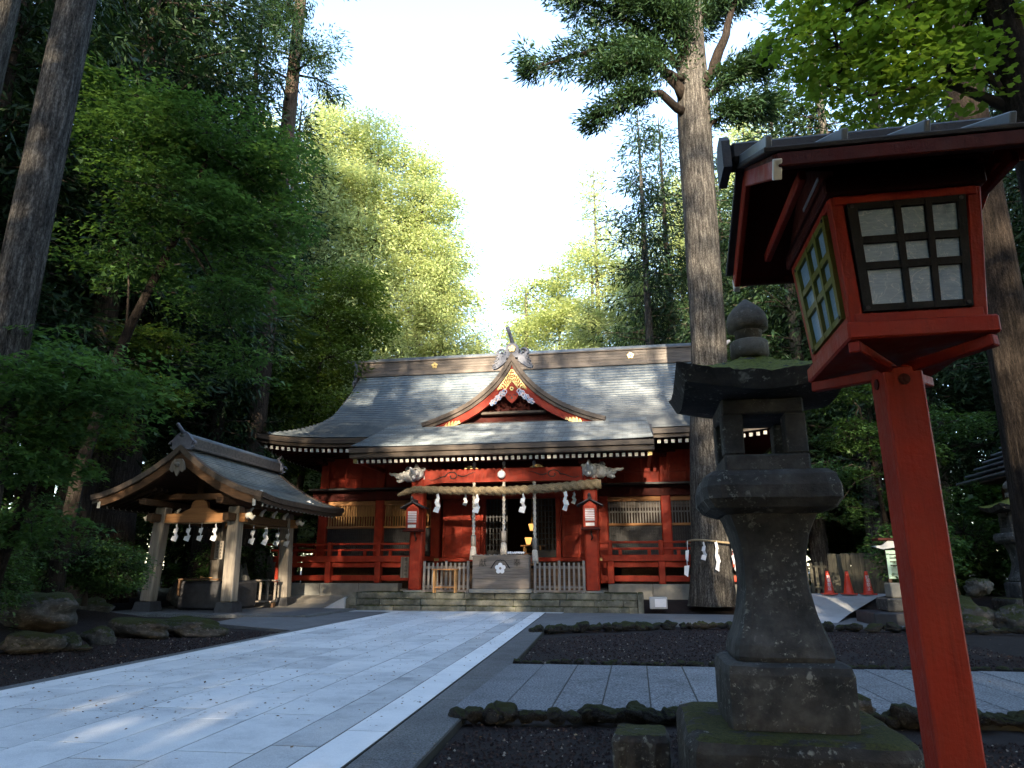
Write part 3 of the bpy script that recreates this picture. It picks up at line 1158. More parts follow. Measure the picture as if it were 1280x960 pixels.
# gilt openwork under the apex: two wings of small diamonds in a frame
b = MB()
yg = YF + .082
AZ = 8.76
for sgn in (-1, 1):
    b.bar((CX + sgn * .01, yg, AZ), (CX + sgn * .56, yg, AZ - .78), .022, .035, .004)
    b.bar((CX + sgn * .01, yg, AZ - .46), (CX + sgn * .28, yg, AZ - .82), .022, .03, .004)
    b.bar((CX + sgn * .27, yg, AZ - .82), (CX + sgn * .34, yg, AZ - .68), .022, .03, .004)
    for i in range(8):
        for j in range(4):
            s_ = (i + .5) / 8
            wv = (j + .5) / 4
            x = .52 * s_ * (1 - wv) + wv * .28 * s_
            z = AZ - .76 * s_ * (1 - wv) - wv * (.42 + .40 * s_)
            if s_ > .7 and wv > .4: continue
            r_ = .036 if (i + j) % 2 else .026
            b.prism([(CX + sgn * (x - r_), yg, z), (CX + sgn * x, yg, z - r_ * 1.3), (CX + sgn * (x + r_), yg, z), (CX + sgn * x, yg, z + r_ * 1.3)], (0, -.02, 0))
    for i in range(3):
        b.prism([(CX + sgn * (.40 + i * .05), yg, AZ - .66 - i * .06), (CX + sgn * (.46 + i * .05), yg, AZ - .68 - i * .06), (CX + sgn * (.44 + i * .06), yg, AZ - .80 - i * .02)], (0, -.02, 0))
b.build('gilt_fretwork', M_gold, dorm)
# pendant board with face-like cut-outs, side wave carvings
yp = YF + .05
poly = [(x * .62, 7.40 + (z - 6.9) * .64) for x, z in [(0, 8.22), (.2, 8.0), (.42, 7.72), (.36, 7.55), (.44, 7.42), (.30, 7.16), (.12, 7.0), (0, 6.9), (-.12, 7.0), (-.30, 7.16), (-.44, 7.42), (-.36, 7.55), (-.42, 7.72), (-.2, 8.0)]]
ped = MB().prism([(CX + x, yp, z) for x, z in poly], (0, .05, 0)).build('pendant', M_red, dorm)
b = MB()


def pz(z): return 7.40 + (z - 6.9) * .64


for sgn in (-1, 1):
    b.tube([(CX + sgn * (.11 + .05 * math.cos(a)), yp - .004, pz(7.38) + .045 * math.sin(a)) for a in np.linspace(-.4, 3.6, 9)], .014, 6)
    b.prism([(CX + sgn * .08, yp - .003, pz(7.2)), (CX + sgn * .12, yp - .003, pz(7.24)), (CX + sgn * .11, yp - .003, pz(7.17))], (0, -.006, 0))
b.prism([(CX + x, yp - .003, pz(z)) for x, z in ((-.045, 7.24), (0, 7.33), (.045, 7.24), (.02, 7.17), (-.02, 7.17))], (0, -.006, 0))
b.build('cut_out', M_black, ped)
b = MB().prism([(CX + .085 * math.cos(a), yp - .002, 7.98 + .085 * math.sin(a)) for a in np.linspace(0, 6.283, 7)[:-1]], (0, -.03, 0))
b.prism([(CX + .035 * math.cos(a), yp - .034, 7.98 + .035 * math.sin(a)) for a in np.linspace(0, 6.283, 9)[:-1]], (0, -.02, 0), 1)
b.build('boss', [M_gold, M_black], ped)
for sgn in (-1, 1):
    b = MB()
    for q in range(10):
        s_ = q / 9
        x = .27 + .52 * s_
        z = 7.86 - .46 * s_ - .05 * math.sin(q * 2.1)
        rr = .10 - .03 * s_
        b.tube([(CX + sgn * (x + rr * math.cos(a) * (1 - a / 12)), YF + .07, z + rr * math.sin(a) * (1 - a / 12)) for a in np.linspace(0, 7.5, 14)], np.linspace(.036, .02, 14), 6)
    b.build('wave_carving', M_carve_b, dorm)
# finial on the dormer ridge
FY = YF + .12
fin = MB()
fin.prism([(CX + x, FY, z) for x, z in [(-.36, 9.2), (-.42, 9.75), (-.34, 9.98), (-.16, 10.13), (.16, 10.13), (.34, 9.98), (.42, 9.75), (.36, 9.2)]], (0, .22, 0))
for sgn in (-1, 1):
    fin.tube([(CX + sgn * (.66 + .23 * math.cos(a) * (1 - (a - .6) / 12)), FY + .1, 9.58 + .23 * math.sin(a) * (1 - (a - .6) / 12)) for a in np.linspace(-2.6, 4.2, 22)][::1], np.linspace(.10, .05, 22), 8)
    fin.ico((CX + sgn * .66, FY + .1, 9.58), .1, 2)
    # stepped scrolling flank down the roof
    fl = [(.36, 9.45), (.55, 9.32), (.80, 9.52), (1.02, 9.66), (.98, 9.45), (.88, 9.38), (1.0, 9.24), (.95, 9.12), (1.12, 9.02), (1.06, 8.86), (1.26, 8.66), (1.18, 8.52), (.95, 8.56), (.62, 8.78), (.36, 9.0)]
    fin.prism([(CX + sgn * x, FY + .02, z) for x, z in fl], (0, .16, 0))
    for (x, z) in ((.92, 9.18), (1.0, 8.96), (1.1, 8.72)):
        fin.tube([(CX + sgn * (x + .09 * math.cos(a)), FY, z + .09 * math.sin(a)) for a in np.linspace(0, 5, 12)], np.linspace(.035, .02, 12), 6)
FS = .64
fin.v = [(CX + (x - CX) * FS, y, 9.33 + (z - 9.33) * FS) for x, y, z in fin.v]
fin = fin.build('finial', M_oni, dorm)
MB().tube([(CX, FY + .15, 9.75), (CX - .03, FY + .05, 9.98), (CX - .08, FY - .12, 10.2), (CX - .14, FY - .28, 10.4)], [.09, .075, .07, .075], 14).build('finial_horn', M_oni, fin)
MB().prism([(CX + .15 * math.cos(a), FY - .002, 9.60 + .15 * math.sin(a)) for a in np.linspace(0, 6.283, 17)[:-1]], (0, -.02, 0)).build('crest_disc', M_ridge, fin)
flower((CX, FY - .024, 9.60), .145).build('crest', [M_gold, M_oni], fin)

# body of the hall
YW = 26.5
hb = MB()
hb.box(CX - 8.6, CX + 9.0, 25.0, 35, .0, .62, .02)
hb.build('stone_base', M_hstone, shrine)
for k, x in enumerate(np.arange(CX - 8.6, CX + 9.0, 1.5)):
    if CX - 4.4 < x < CX + 3.2: continue
    box('base_stone', M_hstone, shrine, x + .006, x + 1.494, 24.72, 25.2, .3, .82, .015)
box('floor', M_wood_dark, shrine, CX - 7.9, CX + 7.9, 26.55, 34, 1.45, 1.6)
box('ceiling', M_wood_dark, shrine, CX - 7.9, CX + 7.9, 26.75, 34, 5.3, 5.4)
box('back_wall', M_wood_dark, shrine, CX - 7.9, CX + 7.9, 34.0, 34.15, .6, 6.6)
for sgn in (-1, 1):
    box('side_wall', M_red, shrine, CX + sgn * 7.75 - .06, CX + sgn * 7.75 + .06, 26.7, 34, 1.6, 6.3)
PX = [-7.95, -5.56, -3.25, 3.25, 5.56, 7.95]
for x in PX:
    MB().box(CX + x - .18, CX + x + .18, YW - .18, YW + .18, .8, 6.2, .03).build('pillar', M_red, shrine)
    box('pillar_foot', M_gold, shrine, CX + x - .186, CX + x + .186, YW - .186, YW + .186, 1.62, 1.72, .004)
# door bay columns and leaves
for x in (-1.35, 1.55):
    box('door_jamb', M_red, shrine, CX + x - .09, CX + x + .09, YW - .12, YW + .12, 1.6, 4.0)
box('threshold', M_red, shrine, CX - 3.1, CX + 3.1, YW - .15, YW + .15, 1.6, 1.74)
box('lintel', M_red, shrine, CX - 3.06, CX + 3.06, YW - .13, YW + .13, 3.95, 4.25)
for (a, b_) in ((-2.98, -1.46), (1.66, 2.98)):
    dl = box('door_leaf', M_red, shrine, CX + a, CX + b_, YW - .05, YW + .05, 1.75, 3.94, .01)
    mid = (a + b_) / 2
    for zz in (1.85, 2.55, 3.2, 3.78):
        box('door_rail', M_red, dl, CX + a + .06, CX + b_ - .06, YW - .085, YW - .052, zz, zz + .09, .006)
    for xx in (a + .02, mid - .04, b_ - .1):
        box('door_stile', M_red, dl, CX + xx, CX + xx + .08, YW - .092, YW - .053, 1.76, 3.93, .006)
# black lattice inner doors
for (a, b_) in ((-1.24, -.45), (.62, 1.44)):
    b = MB()
    for i in range(7):
        x = a + (b_ - a) * i / 6
        b.box(CX + x - .018, CX + x + .018, YW + .02, YW + .06, 2.0, 3.93, .003)
    for i in range(10):
        z = 2.0 + 1.9 * i / 9
        b.box(CX + a, CX + b_, YW + .015, YW + .055, z - .016, z + .016, .003)
    lat = b.build('lattice_door', M_grill, shrine)
    box('kick_panel', M_black, lat, CX + a, CX + b_, YW + .01, YW + .06, 1.75, 1.98, .006)
# upper wall band and black pent beam
for sgn in (-1, 1):
    for (a, b_) in ((5.74, 7.77), (3.43, 5.38)):
        x0, x1 = sorted((CX + sgn * a, CX + sgn * b_))
        up = box('upper_panel', M_red, shrine, x0, x1, YW - .04, YW + .04, 4.43, 5.7, .01)
        n = 3
        for i in range(n + 1):
            xx = x0 + (x1 - x0) * i / n
            box('panel_batten', M_red, up, max(xx - .03, x0), min(xx + .03, x1), YW - .066, YW - .042, 4.45, 5.55, .005)
        box('panel_rail', M_red, up, x0, x1, YW - .075, YW - .043, 4.86, 4.92, .004)
        # window bay
        box('window_head', M_wood_or_x, shrine, x0, x1, YW - .1, YW + .08, 3.78, 3.95, .01)
        box('window_backing', M_wood_or if sgn < 0 else M_wood_greyx, shrine, x0, x1, YW + .07, YW + .1, 3.35 if sgn < 0 else 3.55, 3.78, .004)
        sill = box('window_sill', M_wood_or_x, shrine, x0, x1, YW - .08, YW + .08, 2.88, 2.97, .01)
        nb = 19
        me = MB().box(-.022, .022, -.02, .02, 0, .81, .004).mesh('window_bar', M_wood_or if sgn < 0 else M_wood_grey, (0, 0, 0))  # left bars get their sunlit orange from the wood colour
        for i in range(nb):
            link('window_bar', me, shrine, (x0 + .05 + (x1 - x0 - .1) * i / (nb - 1), YW - .02, 2.97))
        if sgn > 0:
            box('window_mid_rail', M_wood_grey, shrine, x0, x1, YW + .005, YW + .03, 3.36, 3.42, .004)
        # lower black grille with vertical slats
        gp = box('lower_grille', M_grill, shrine, x0, x1, YW + .02, YW + .06, 1.75, 2.87, .006)
        b = MB()
        for i in range(24):
            xx = x0 + .04 + (x1 - x0 - .08) * i / 23
            b.box(xx - .016, xx + .016, YW - .035, YW + .018, 1.76, 2.86, .003)
        for i in range(9):
            zz = 1.85 + i * .12
            b.box(x0, x1, YW - .018, YW + .016, zz - .012, zz + .012, .003)
        b.build('grille_slats', M_grill, gp)
    a, b_ = sorted((CX + sgn * 3.1, CX + sgn * 8.4))
    MB().box(a, b_, YW - .62, YW - .05, 4.34, 4.42, .012).build('pent_board', M_black, shrine)
    MB().box(a, b_, YW - .2, YW + .16, 3.96, 4.33, .012).build('wall_beam', M_reddark, shrine)
box('head_wall', M_reddark, shrine, CX - 3.4, CX + 3.4, YW - .02, YW + .05, 4.26, 6.2)
box('head_beam', M_reddark, shrine, CX - 8.2, CX + 8.2, YW - .25, YW + .2, 5.72, 6.0)
# brackets under the eaves
me = MB().box(-.12, .12, -.5, .0, 0, .14, .02).box(-.45, .45, -.3, -.12, .145, .26, .02).box(-.1, .1, -.62, -.42, .145, .3, .02).mesh('bracket', M_reddark, (0, 0, 0))
for x in PX:
    link('bracket', me, shrine, (CX + x, YW - .2, 5.4))

# veranda
for sgn in (-1, 1):
    xa, xb = (CX - 9.2, CX - 3.25) if sgn < 0 else (CX + 3.25, CX + 9.4)
    vr = box('veranda_deck', M_red, shrine, xa, xb, 25.15, 26.45, 1.62, 1.78, .015)
    box('deck_edge', M_red, vr, xa - .03, xb, 25.08, 25.146, 1.58, 1.80, .012)
    box('deck_beam', M_red, vr, xa, xb, 25.2, 25.4, 1.38, 1.56, .012)
    box('ground_beam', M_red, vr, xa, xb, 25.2, 25.38, .9, 1.1, .012)
    posts = [-7.0, -5.05, -3.5] if sgn < 0 else [3.5, 5.25, 7.3, 9.1]
    for x in posts + ([-9.0] if sgn < 0 else []):
        box('veranda_post', M_red, vr, CX + x - .11, CX + x + .11, 25.06, 25.36, .83, 1.58, .015)
        box('rail_post', M_red, vr, CX + x - .075, CX + x + .075, 25.1, 25.24, 1.80, 2.30, .015)
    box('handrail', M_red, vr, xa - .35, xb, 25.12, 25.21, 2.19, 2.27, .02)
    box('middle_rail', M_red, vr, xa - .2, xb, 25.13, 25.2, 1.97, 2.05, .012)
    x = xa + .6
    while x < xb - .3:
        box('baluster', M_red, vr, x - .06, x + .06, 25.13, 25.2, 1.80, 1.966, .008)
        x += 1.0
    # returning rail along the side
    if sgn < 0:
        box('side_deck', M_red, vr, xa - .02, CX - 8.1, 26.46, 33, 1.62, 1.78, .015)
        for zz in (2.19, 1.97):
            box('side_rail', M_red, vr, xa - .05, xa + .04, 25.3, 33, zz + .005, zz + .075, .012)
        for yy in np.arange(26.8, 33, 2.0):
            box('side_post', M_red, vr, xa - .08, xa + .07, yy - .075, yy + .075, .83, 2.3, .015)
        box('side_beam', M_red, vr, xa + .03, xa + .2, 25.4, 33, .9, 1.1, .012)
    box('under_dark_wall', M_wood_dark, shrine, min(xa, xb) + .6, max(xa, xb), 26.2, 26.3, .6, 1.6)

# porch: pillars, beam, brackets
for x in (-2.98, 2.98):
    pl = MB().box(CX + x - .225, CX + x + .225, 23.08, 23.52, .62, 4.75, .05).build('porch_pillar', M_red, shrine)
    box('pillar_stone', M_hstone, pl, CX + x - .34, CX + x + .34, 22.95, 23.66, .565, .64, .02)
    # bracket set
    MB().box(CX + x - .36, CX + x + .36, 23.0, 23.6, 4.755, 4.93, .05).build('bracket_block', M_reddark, shrine)
bm_ = MB()
pts = np.linspace(-2.75, 2.75, 23)
rows = []
for q in pts:
    dz = .09 * (1 - min(1, (2.75 - abs(q)) / .7)) ** 2
    z0, z1 = 4.20 - dz, 4.66
    rows.append([(CX + q, 23.12, z0), (CX + q, 23.48, z0), (CX + q, 23.48, z1), (CX + q, 23.12, z1), (CX + q, 23.12, z0)])
bm_.grid(rows)
beam = bm_.build('rainbow_beam', M_red, shrine)
b = MB()
for sgn in (-1, 1):
    sp = [(CX + sgn * (1.75 + .24 * math.cos(a) * (1 - a / 9)), 23.112, 4.42 + .17 * math.sin(a) * (1 - a / 9)) for a in np.linspace(0, 7, 26)]
    b.tube(sp, .02, 6)
    b.tube([(CX + sgn * q, 23.112, 4.36 + .06 * math.sin(q * 7)) for q in np.linspace(2.0, 2.62, 14)], np.linspace(.022, .01, 14), 6)
    b.tube([(CX + sgn * q, 23.112, 4.47 + .06 * math.sin(q * 8)) for q in np.linspace(.95, 1.55, 14)], np.linspace(.008, .022, 14), 6)
b.build('beam_scroll', M_black, beam)
MB().box(CX - 5.0, CX + 5.0, 23.15, 23.45, 4.94, 5.1, .02).build('purlin', M_reddark, shrine)
for x in (-1.12, 1.2):
    poly = [(-.3, 4.68), (-.2, 4.76), (-.1, 4.9), (0, 4.93), (.1, 4.9), (.2, 4.76), (.3, 4.68)]
    kk = MB().prism([(CX + x + q, 23.2, z) for q, z in poly], (0, .2, 0)).build('frog_leg_strut', M_reddark, shrine)
    MB().prism([(CX + x + q * .9, 23.19, 4.675 + (z - 4.68) * .45) for q, z in poly], (0, -.02, 0)).build('gilt_plate', M_gold, kk)
MB().ico((CX + .0, 23.0, 4.43), .14, 3).tube([(CX, 23.0, 4.55), (CX, 23.12, 4.6)], .03, 8).build('round_lamp', M_paper, shrine)
# side walls of the porch bay: connecting beams back to the hall
for x in (-2.98, 2.98):
    rows = []
    bb = MB()
    for q in np.linspace(0, 1, 12):
        y = 23.52 + q * 2.8
        z = 4.3 + .55 * math.sin(q * 1.5)
        rows.append([(CX + x - .1, y, z - .15), (CX + x + .1, y, z - .15), (CX + x + .1, y, z + .15), (CX + x - .1, y, z + .15), (CX + x - .1, y, z - .15)])
    bb.grid(rows)
    bb.build('curved_tie', M_reddark, shrine)
# wooden steps inside the porch, hidden behind the offertory box
for i, z in enumerate((.85, 1.1, 1.35)):
    box('step', M_wood_brown, shrine, CX - 2.6, CX + 2.6, 24.55 + i * .35, 24.9 + i * .35 + .05, .6, z, .012)


def beast(c, dr, name):
    """carved beast-head beam end; dr is the unit vector it looks along"""
    d = Vector(dr); u_ = Vector((0, 0, 1)); s = d.cross(u_)
    b = MB()
    C0 = Vector(c)

    def W(f, l, z): return C0 + d * f + s * l + u_ * z
    b.ico(W(0, 0, 0), .24, 3, (1, 1, .95), .25, 3, 3)
    b.ico(W(.22, 0, -.02), .17, 3, (1, 1, .8), .2, 4, 5)
    b.tube([W(.25, 0, .02), W(.42, 0, .0), W(.55, 0, .06), W(.66, 0, .05), W(.74, 0, .1)], [.12, .085, .06, .05, .035], 10)
    b.tube([W(.22, 0, -.12), W(.38, 0, -.2), W(.46, 0, -.17)], [.09, .06, .03], 8)
    for l in (-.16, .16):
        b.tube([W(.28, l * .6, -.06), W(.42, l * .7, -.1), W(.5, l * .7, -.02)], [.035, .03, .012], 6)
        b.ico(W(.16, l * .8, .09), .055, 2)
        b.tube([W(-.02, l, .12), W(-.14, l * 1.25, .16), W(-.22, l * 1.2, .04)], [.07, .08, .03], 8)
        for q in range(4):
            b.tube([W(-.1 - .03 * q, l * (1 + .1 * q), -.02 - .06 * q), W(-.22 - .02 * q, l * 1.2, .0 - .07 * q), W(-.27, l * 1.1, .06 - .08 * q)], [.06, .05, .015], 6)
    for q in range(5):
        b.tube([W(.12 - .08 * q, 0, .2), W(.06 - .1 * q, 0, .29 - .015 * q), W(-.02 - .1 * q, 0, .31 - .02 * q)], [.06, .05, .015], 6)
    o = b.build(name, M_carve, shrine)
    return o


for sgn in (-1, 1):
    beast((CX + sgn * 3.36, 23.3, 4.5), (sgn, 0, 0), 'carved_beast_head')
    beast((CX + sgn * 2.98, 22.95, 4.52), (0, -1, 0), 'carved_beast_head')

# stone platform before the porch
plat = thing('stone_platform', (CX, 22.6, 0), 'mossy stone platform of long blocks below the shrine porch', 'stone platform')
box('core', M_pstone, plat, -9.25, .0, 22.95, 25.5, .0, .555, .02)
for ci, (z0, z1, yo) in enumerate(((-.05, .17, 0), (.176, .37, .09), (.376, .575, .17))):
    x = -9.45 + .12 * ci
    while x < -.1:
        L = random.uniform(.9, 1.7)
        x1 = min(x + L, 0.0)
        if x1 - x > .15:
            box('stone', M_pstone, plat, x + .004, x1 - .004, 22.6 + yo + random.uniform(-.012, .012), 23.2, z0, z1 + random.uniform(-.006, .004), .02)
        x = x1
box('end_stone', M_pstone, plat, .004, .18, 22.55, 23.6, -.05, .6, .02)
MB().prism([(-9.95, 22.62, -.02), (-9.2, 22.62, -.02), (-9.2, 22.62, .57), (-9.32, 22.62, .57)], (0, 1.6, 0)).build('end_stone', M_pstone, plat)

# ------------------------------------------------------------------ things at the porch
# thick straw rope
pts, rads = [], []
ctrl = [(-8.02, 3.78, .06), (-7.75, 3.90, .10), (-7.4, 3.99, .13), (-6.2, 3.93, .14), (-5.2, 3.90, .145), (-4.3, 3.89, .15), (-3.3, 3.91, .16), (-2.4, 3.96, .17), (-1.5, 4.03, .18), (-1.02, 4.05, .18)]
N = 170
cxs = [c[0] for c in ctrl]
for i in range(N):
    x = cxs[0] + (cxs[-1] - cxs[0]) * i / (N - 1)
    z = np.interp(x, cxs, [c[1] for c in ctrl])
    r_ = np.interp(x, cxs, [c[2] for c in ctrl])
    pts.append((x, 22.98, z))
    rads.append(r_ * .84)
b = MB()
b.tube(pts, rads, 18, lobes=lambda i, a: 1 + .13 * math.cos(3 * (a - i * .36)) + random.uniform(-.05, .05))
rope = b.build('straw_rope', M_rope)
setp(rope, 'thick twisted straw rope hung across the shrine porch', 'rope')
b = MB()
for k in range(1600):
    i = random.randrange(4, N - 2)
    p = Vector(pts[i]); a = random.uniform(0, 6.28); r_ = rads[i]
    q = p + Vector((0, math.cos(a) * r_, math.sin(a) * r_))
    d = Vector((random.uniform(-.06, .06), math.cos(a) * .04, math.sin(a) * .03 - .04))
    s = Vector((.004, 0, .002))
    b.add([q - s, q + s, q + d], [[0, 1, 2]])
b.build('stray_straw', M_rope, rope)
setp(bpy.data.objects['stray_straw'], kind='stuff')


def shide_mesh(h=.6, w_=.2, name='folded_paper'):
    """zigzag of folded paper panels, each sheared and turned, thin but solid"""
    b = MB()
    n = 4
    ph = h / (n * .82 + .18)
    b.bar((0, 0, .05), (0, 0, -.03), .02, .004, .001)
    x, z, y = -.02, 0, 0
    for i in range(n):
        ww = w_ * (.42 + .12 * i)
        sg = (-1) ** i
        sh_ = sg * ww * .42
        z1 = z - ph
        tw = .35 * ww * sg
        p = [(x - ww / 2, y + tw, z - .01), (x + ww / 2, y - tw, z + .012), (x + ww / 2 + sh_, y - tw * .6, z1 + .035 * sg), (x - ww / 2 + sh_, y + tw * .6, z1 - .02 * sg)]
        b.prism(p, (0, .004, 0))
        x += sh_ * .55
        z -= ph * .80
        y -= .01
    return b.mesh(name, M_paper, (0, 0, 0))


SH = shide_mesh(.62, .22)
for x, zt, lab in ((-6.58, 3.80, 'first white paper streamer from left under the straw rope'), (-5.2, 3.77, 'second white paper streamer, beside the left bell rope'), (-3.62, 3.76, 'third white paper streamer, beside the right bell rope'), (-2.2, 3.80, 'fourth white paper streamer, nearest the right porch pillar')):
    o = link('paper_streamer', SH, None, (x, 22.95, zt))
    o.rotation_euler = (0, 0, random.uniform(-.5, .5))
    setp(o, lab, 'paper streamer', 'paper streamers on the porch rope')
SHs = shide_mesh(.4, .17)
for x, zt, lab in ((-6.0, 3.95, 'small shaded paper streamer at the back of the porch, left'), (-2.05, 3.95, 'small shaded paper streamer at the back of the porch, right')):
    o = link('paper_streamer', SHs, None, (x, 24.6, zt))
    setp(o, lab, 'paper streamer')

# three bell ropes
for x, zb, lab in ((-5.37, 1.62, 'left pale bell rope with tassel over the picket barrier'), (-4.33, 1.75, 'middle pale bell rope ending above the offertory box'), (-3.28, 1.5, 'right pale bell rope with tassel beside the offertory box')):
    root = thing('bell_rope', (x, 23.2, zb), lab, 'bell rope', 'bell ropes hanging in the porch')
    n = 90
    MB().tube([(x, 23.2, 4.9 - (4.9 - zb - .75) * i / (n - 1)) for i in range(n)], .05, 10, lobes=lambda i, a: 1 + .2 * math.cos(2 * (a - i * .55))).build('cord', M_rope_w, root)
    MB().lathe([(.02, .82), (.085, .8), (.085, .46), (.06, .44)], (x, 23.2, zb), 12).build('wooden_grip', M_wood_grey, root)
    MB().lathe([(.05, .45), (.09, .4), (.11, .2), (.13, .0), (.1, .0)], (x, 23.2, zb), 14).build('tassel', M_rope_w, root)

# lanterns on the porch pillars
for x, lab in ((CX - 2.98, 'small red wall lantern on the left porch pillar'), (CX + 2.98, 'small red wall lantern on the right porch pillar')):
    root = thing('wall_lantern', (x, 22.9, 2.5), lab, 'lantern', 'wall lanterns on the porch pillars')
    y0, y1 = 22.62, 23.06
    box('body', M_red, root, x - .22, x + .22, y0, y1, 2.62, 3.3, .015)
    box('base', M_reddark, root, x - .3, x + .3, y0 - .06, y1, 2.54, 2.615, .012)
    pn = box('paper_panel', M_paper, root, x - .15, x + .15, y0 - .006, y0 - .001, 2.82, 3.2, .001)
    for i in range(7):
        box('slat', M_red, pn, x - .16, x + .16, y0 - .022, y0 - .007, 2.835 + i * .055, 2.853 + i * .055, .003)
    box('name_plate', M_white, root, x - .14, x + .14, y0 - .012, y0 - .001, 2.66, 2.76, .002)
    rfm = MB()
    for sgn in (-1, 1):
        rfm.bar((x, (y0 + y1) / 2, 3.52), (x + sgn * .42, (y0 + y1) / 2, 3.31), y1 - y0 + .16, .045, .01)
    rfm.box(x - .05, x + .05, y0 - .1, y1 + .02, 3.5, 3.62, .02)
    rfm.tube([(x, y0 - .1, 3.6), (x, y0 - .12, 3.7)], [.06, .03], 8)
    rfm.build('lantern_roof', M_blackstone, root)
    MB().prism([(x - .22, y0 + .01, 3.302), (x + .22, y0 + .01, 3.302), (x, y0 + .01, 3.46)], (0, .3, 0)).build('gable', M_red, root)
    MB().tube([(x, 22.95, 2.53), (x + .02, 22.93, 2.4), (x + .05, 22.97, 2.3), (x, 23.05, 2.25)], .025, 8).build('bracket', M_black, root)

# offertory box
ob = thing('offertory_box', (-4.33, 22.95, .6), 'weathered wooden offertory box with cherry crest and two characters', 'offertory box')
x0, x1 = -5.28, -3.40
box('plinth', M_hstone, ob, x0 - .08, x1 + .08, 22.62, 23.2, .575, .70, .015)
for i, (z0, z1) in enumerate(((.705, 1.03), (1.033, 1.36), (1.363, 1.74))):
    box('plank', M_wood_greyx, ob, x0, x1, 22.72, 23.1, z0, z1, .008)
box('rim', M_wood_greyx, ob, x0 - .03, x1 + .03, 22.69, 22.75, 1.70, 1.76, .008)
for i in range(12):
    xx = x0 + .1 + i * (x1 - x0 - .2) / 11
    box('top_bar', M_wood_grey, ob, xx - .025, xx + .025, 22.76, 23.1, 1.745, 1.785, .006)
yf = 22.714
flower((-4.35, yf, 1.34), .185, .01).build('crest', [M_paper, M_wood_grey], ob)
b = MB()
b.tube([(-4.66, yf, 1.34), (-4.52, yf, 1.55), (-4.44, yf, 1.60), (-4.40, yf, 1.575), (-4.35, yf, 1.61), (-4.30, yf, 1.575), (-4.26, yf, 1.60), (-4.18, yf, 1.55), (-4.04, yf, 1.34)], .016, 6)
b.build('mountain_outline', M_black, ob)
text('character', '献', .26, (-4.93, yf - .002, 1.5), ob, M_black)
text('character', '奉', .26, (-3.80, yf - .002, 1.5), ob, M_black)
cl = MB()
rows = []
for i in range(9):
    rows.append([(-4.12 + .55 * i / 8, 22.74 + .3 * j / 4, 1.80 + .05 * math.sin(i * 1.3) * math.cos(j) + .03) for j in range(5)])
cl.grid(rows, smooth=True)
for i in range(8):
    cl.ico((-4.1 + i * .07, 22.78, 1.83), .05, 2, (1, 1, .8), .3, 3, i)
setp(cl.build('folded_cloth', M_paper), 'bundle of white cloth lying on the offertory box', 'cloth')


def barrier(x0, x1, lab):
    root = thing('picket_barrier', ((x0 + x1) / 2, 22.9, .6), lab, 'barrier', 'picket barriers beside the offertory box')
    n = 11
    me = MB().box(-.034, .034, -.015, .015, 0, .86, .006).mesh('picket', M_wood_grey, (0, 0, 0))
    for i in range(n):
        xx = x0 + .04 + (x1 - x0 - .08) * i / (n - 1)
        o = link('picket', me, root, (xx, 22.9, .66))
        if i in (0, 5, 10):
            o.scale = (1.25, 1.6, 1.07)
    for z in (.76, 1.37):
        box('rail', M_wood_greyx, root, x0, x1, 22.93, 22.96, z - .04, z + .04, .006)
    box('foot', M_wood_greyx, root, x0 - .02, x1 + .02, 22.86, 23.0, .59, .66, .008)
    for xx in (x0 + .06, x1 - .06):
        box('foot_block', M_wood_grey, root, xx - .06, xx + .06, 22.8, 23.1, .575, .62, .008)


barrier(-7.0, -5.42, 'grey wooden picket barrier left of the offertory box')
barrier(-3.28, -1.62, 'grey wooden picket barrier right of the offertory box')
tb = thing('small_stand', (-6.18, 22.75, .58), 'narrow brown wooden stand in front of the left picket barrier', 'stand')
for xx in (-6.55, -5.84):
    for yy in (22.66, 22.82):
        box('leg', M_wood_or, tb, xx - .03, xx + .03, yy - .03, yy + .03, .575, 1.28, .006)
box('top', M_wood_or_x, tb, -6.63, -5.76, 22.6, 22.86, 1.285, 1.33, .008)
box('rail', M_wood_or_x, tb, -6.52, -5.87, 22.65, 22.68, .72, .77, .006)
wb = box('notice_board', M_wood_post, None, -8.2, -7.83, 24.1, 24.13, 1.02, 1.74, .006)
setp(wb, 'small pale board with vertical writing left of the porch', 'sign')
for i, ch in enumerate('第一お待所'):
    text('character', ch, .12, (-8.01, 24.096, 1.64 - i * .13), wb, M_black)
# ramp plate and utility box
b = MB().prism([(-10.35, 22.5, .03), (-9.55, 22.5, .03), (-9.55, 22.5, .42)], (0, .9, 0))
rp_ = b.build('ramp_plate', M_conc)
setp(rp_, 'sloping pale metal ramp plate at the left end of the platform', 'ramp')
for i in range(5):
    b = MB().bar((-10.3 + .05, 22.52 + i * .2, .07), (-9.56, 22.52 + i * .2, .44), .04, .015, .003)
    b.build('tread_strip', M_hstone, rp_)
ub = thing('utility_box', (.62, 23.0, .2), 'white utility box on the ground right of the platform', 'box')
box('case', M_conc, ub, .36, .9, 22.85, 23.2, .12, .47, .015)
box('lid', M_paper, ub, .52, .86, 22.835, 22.849, .18, .42, .006)

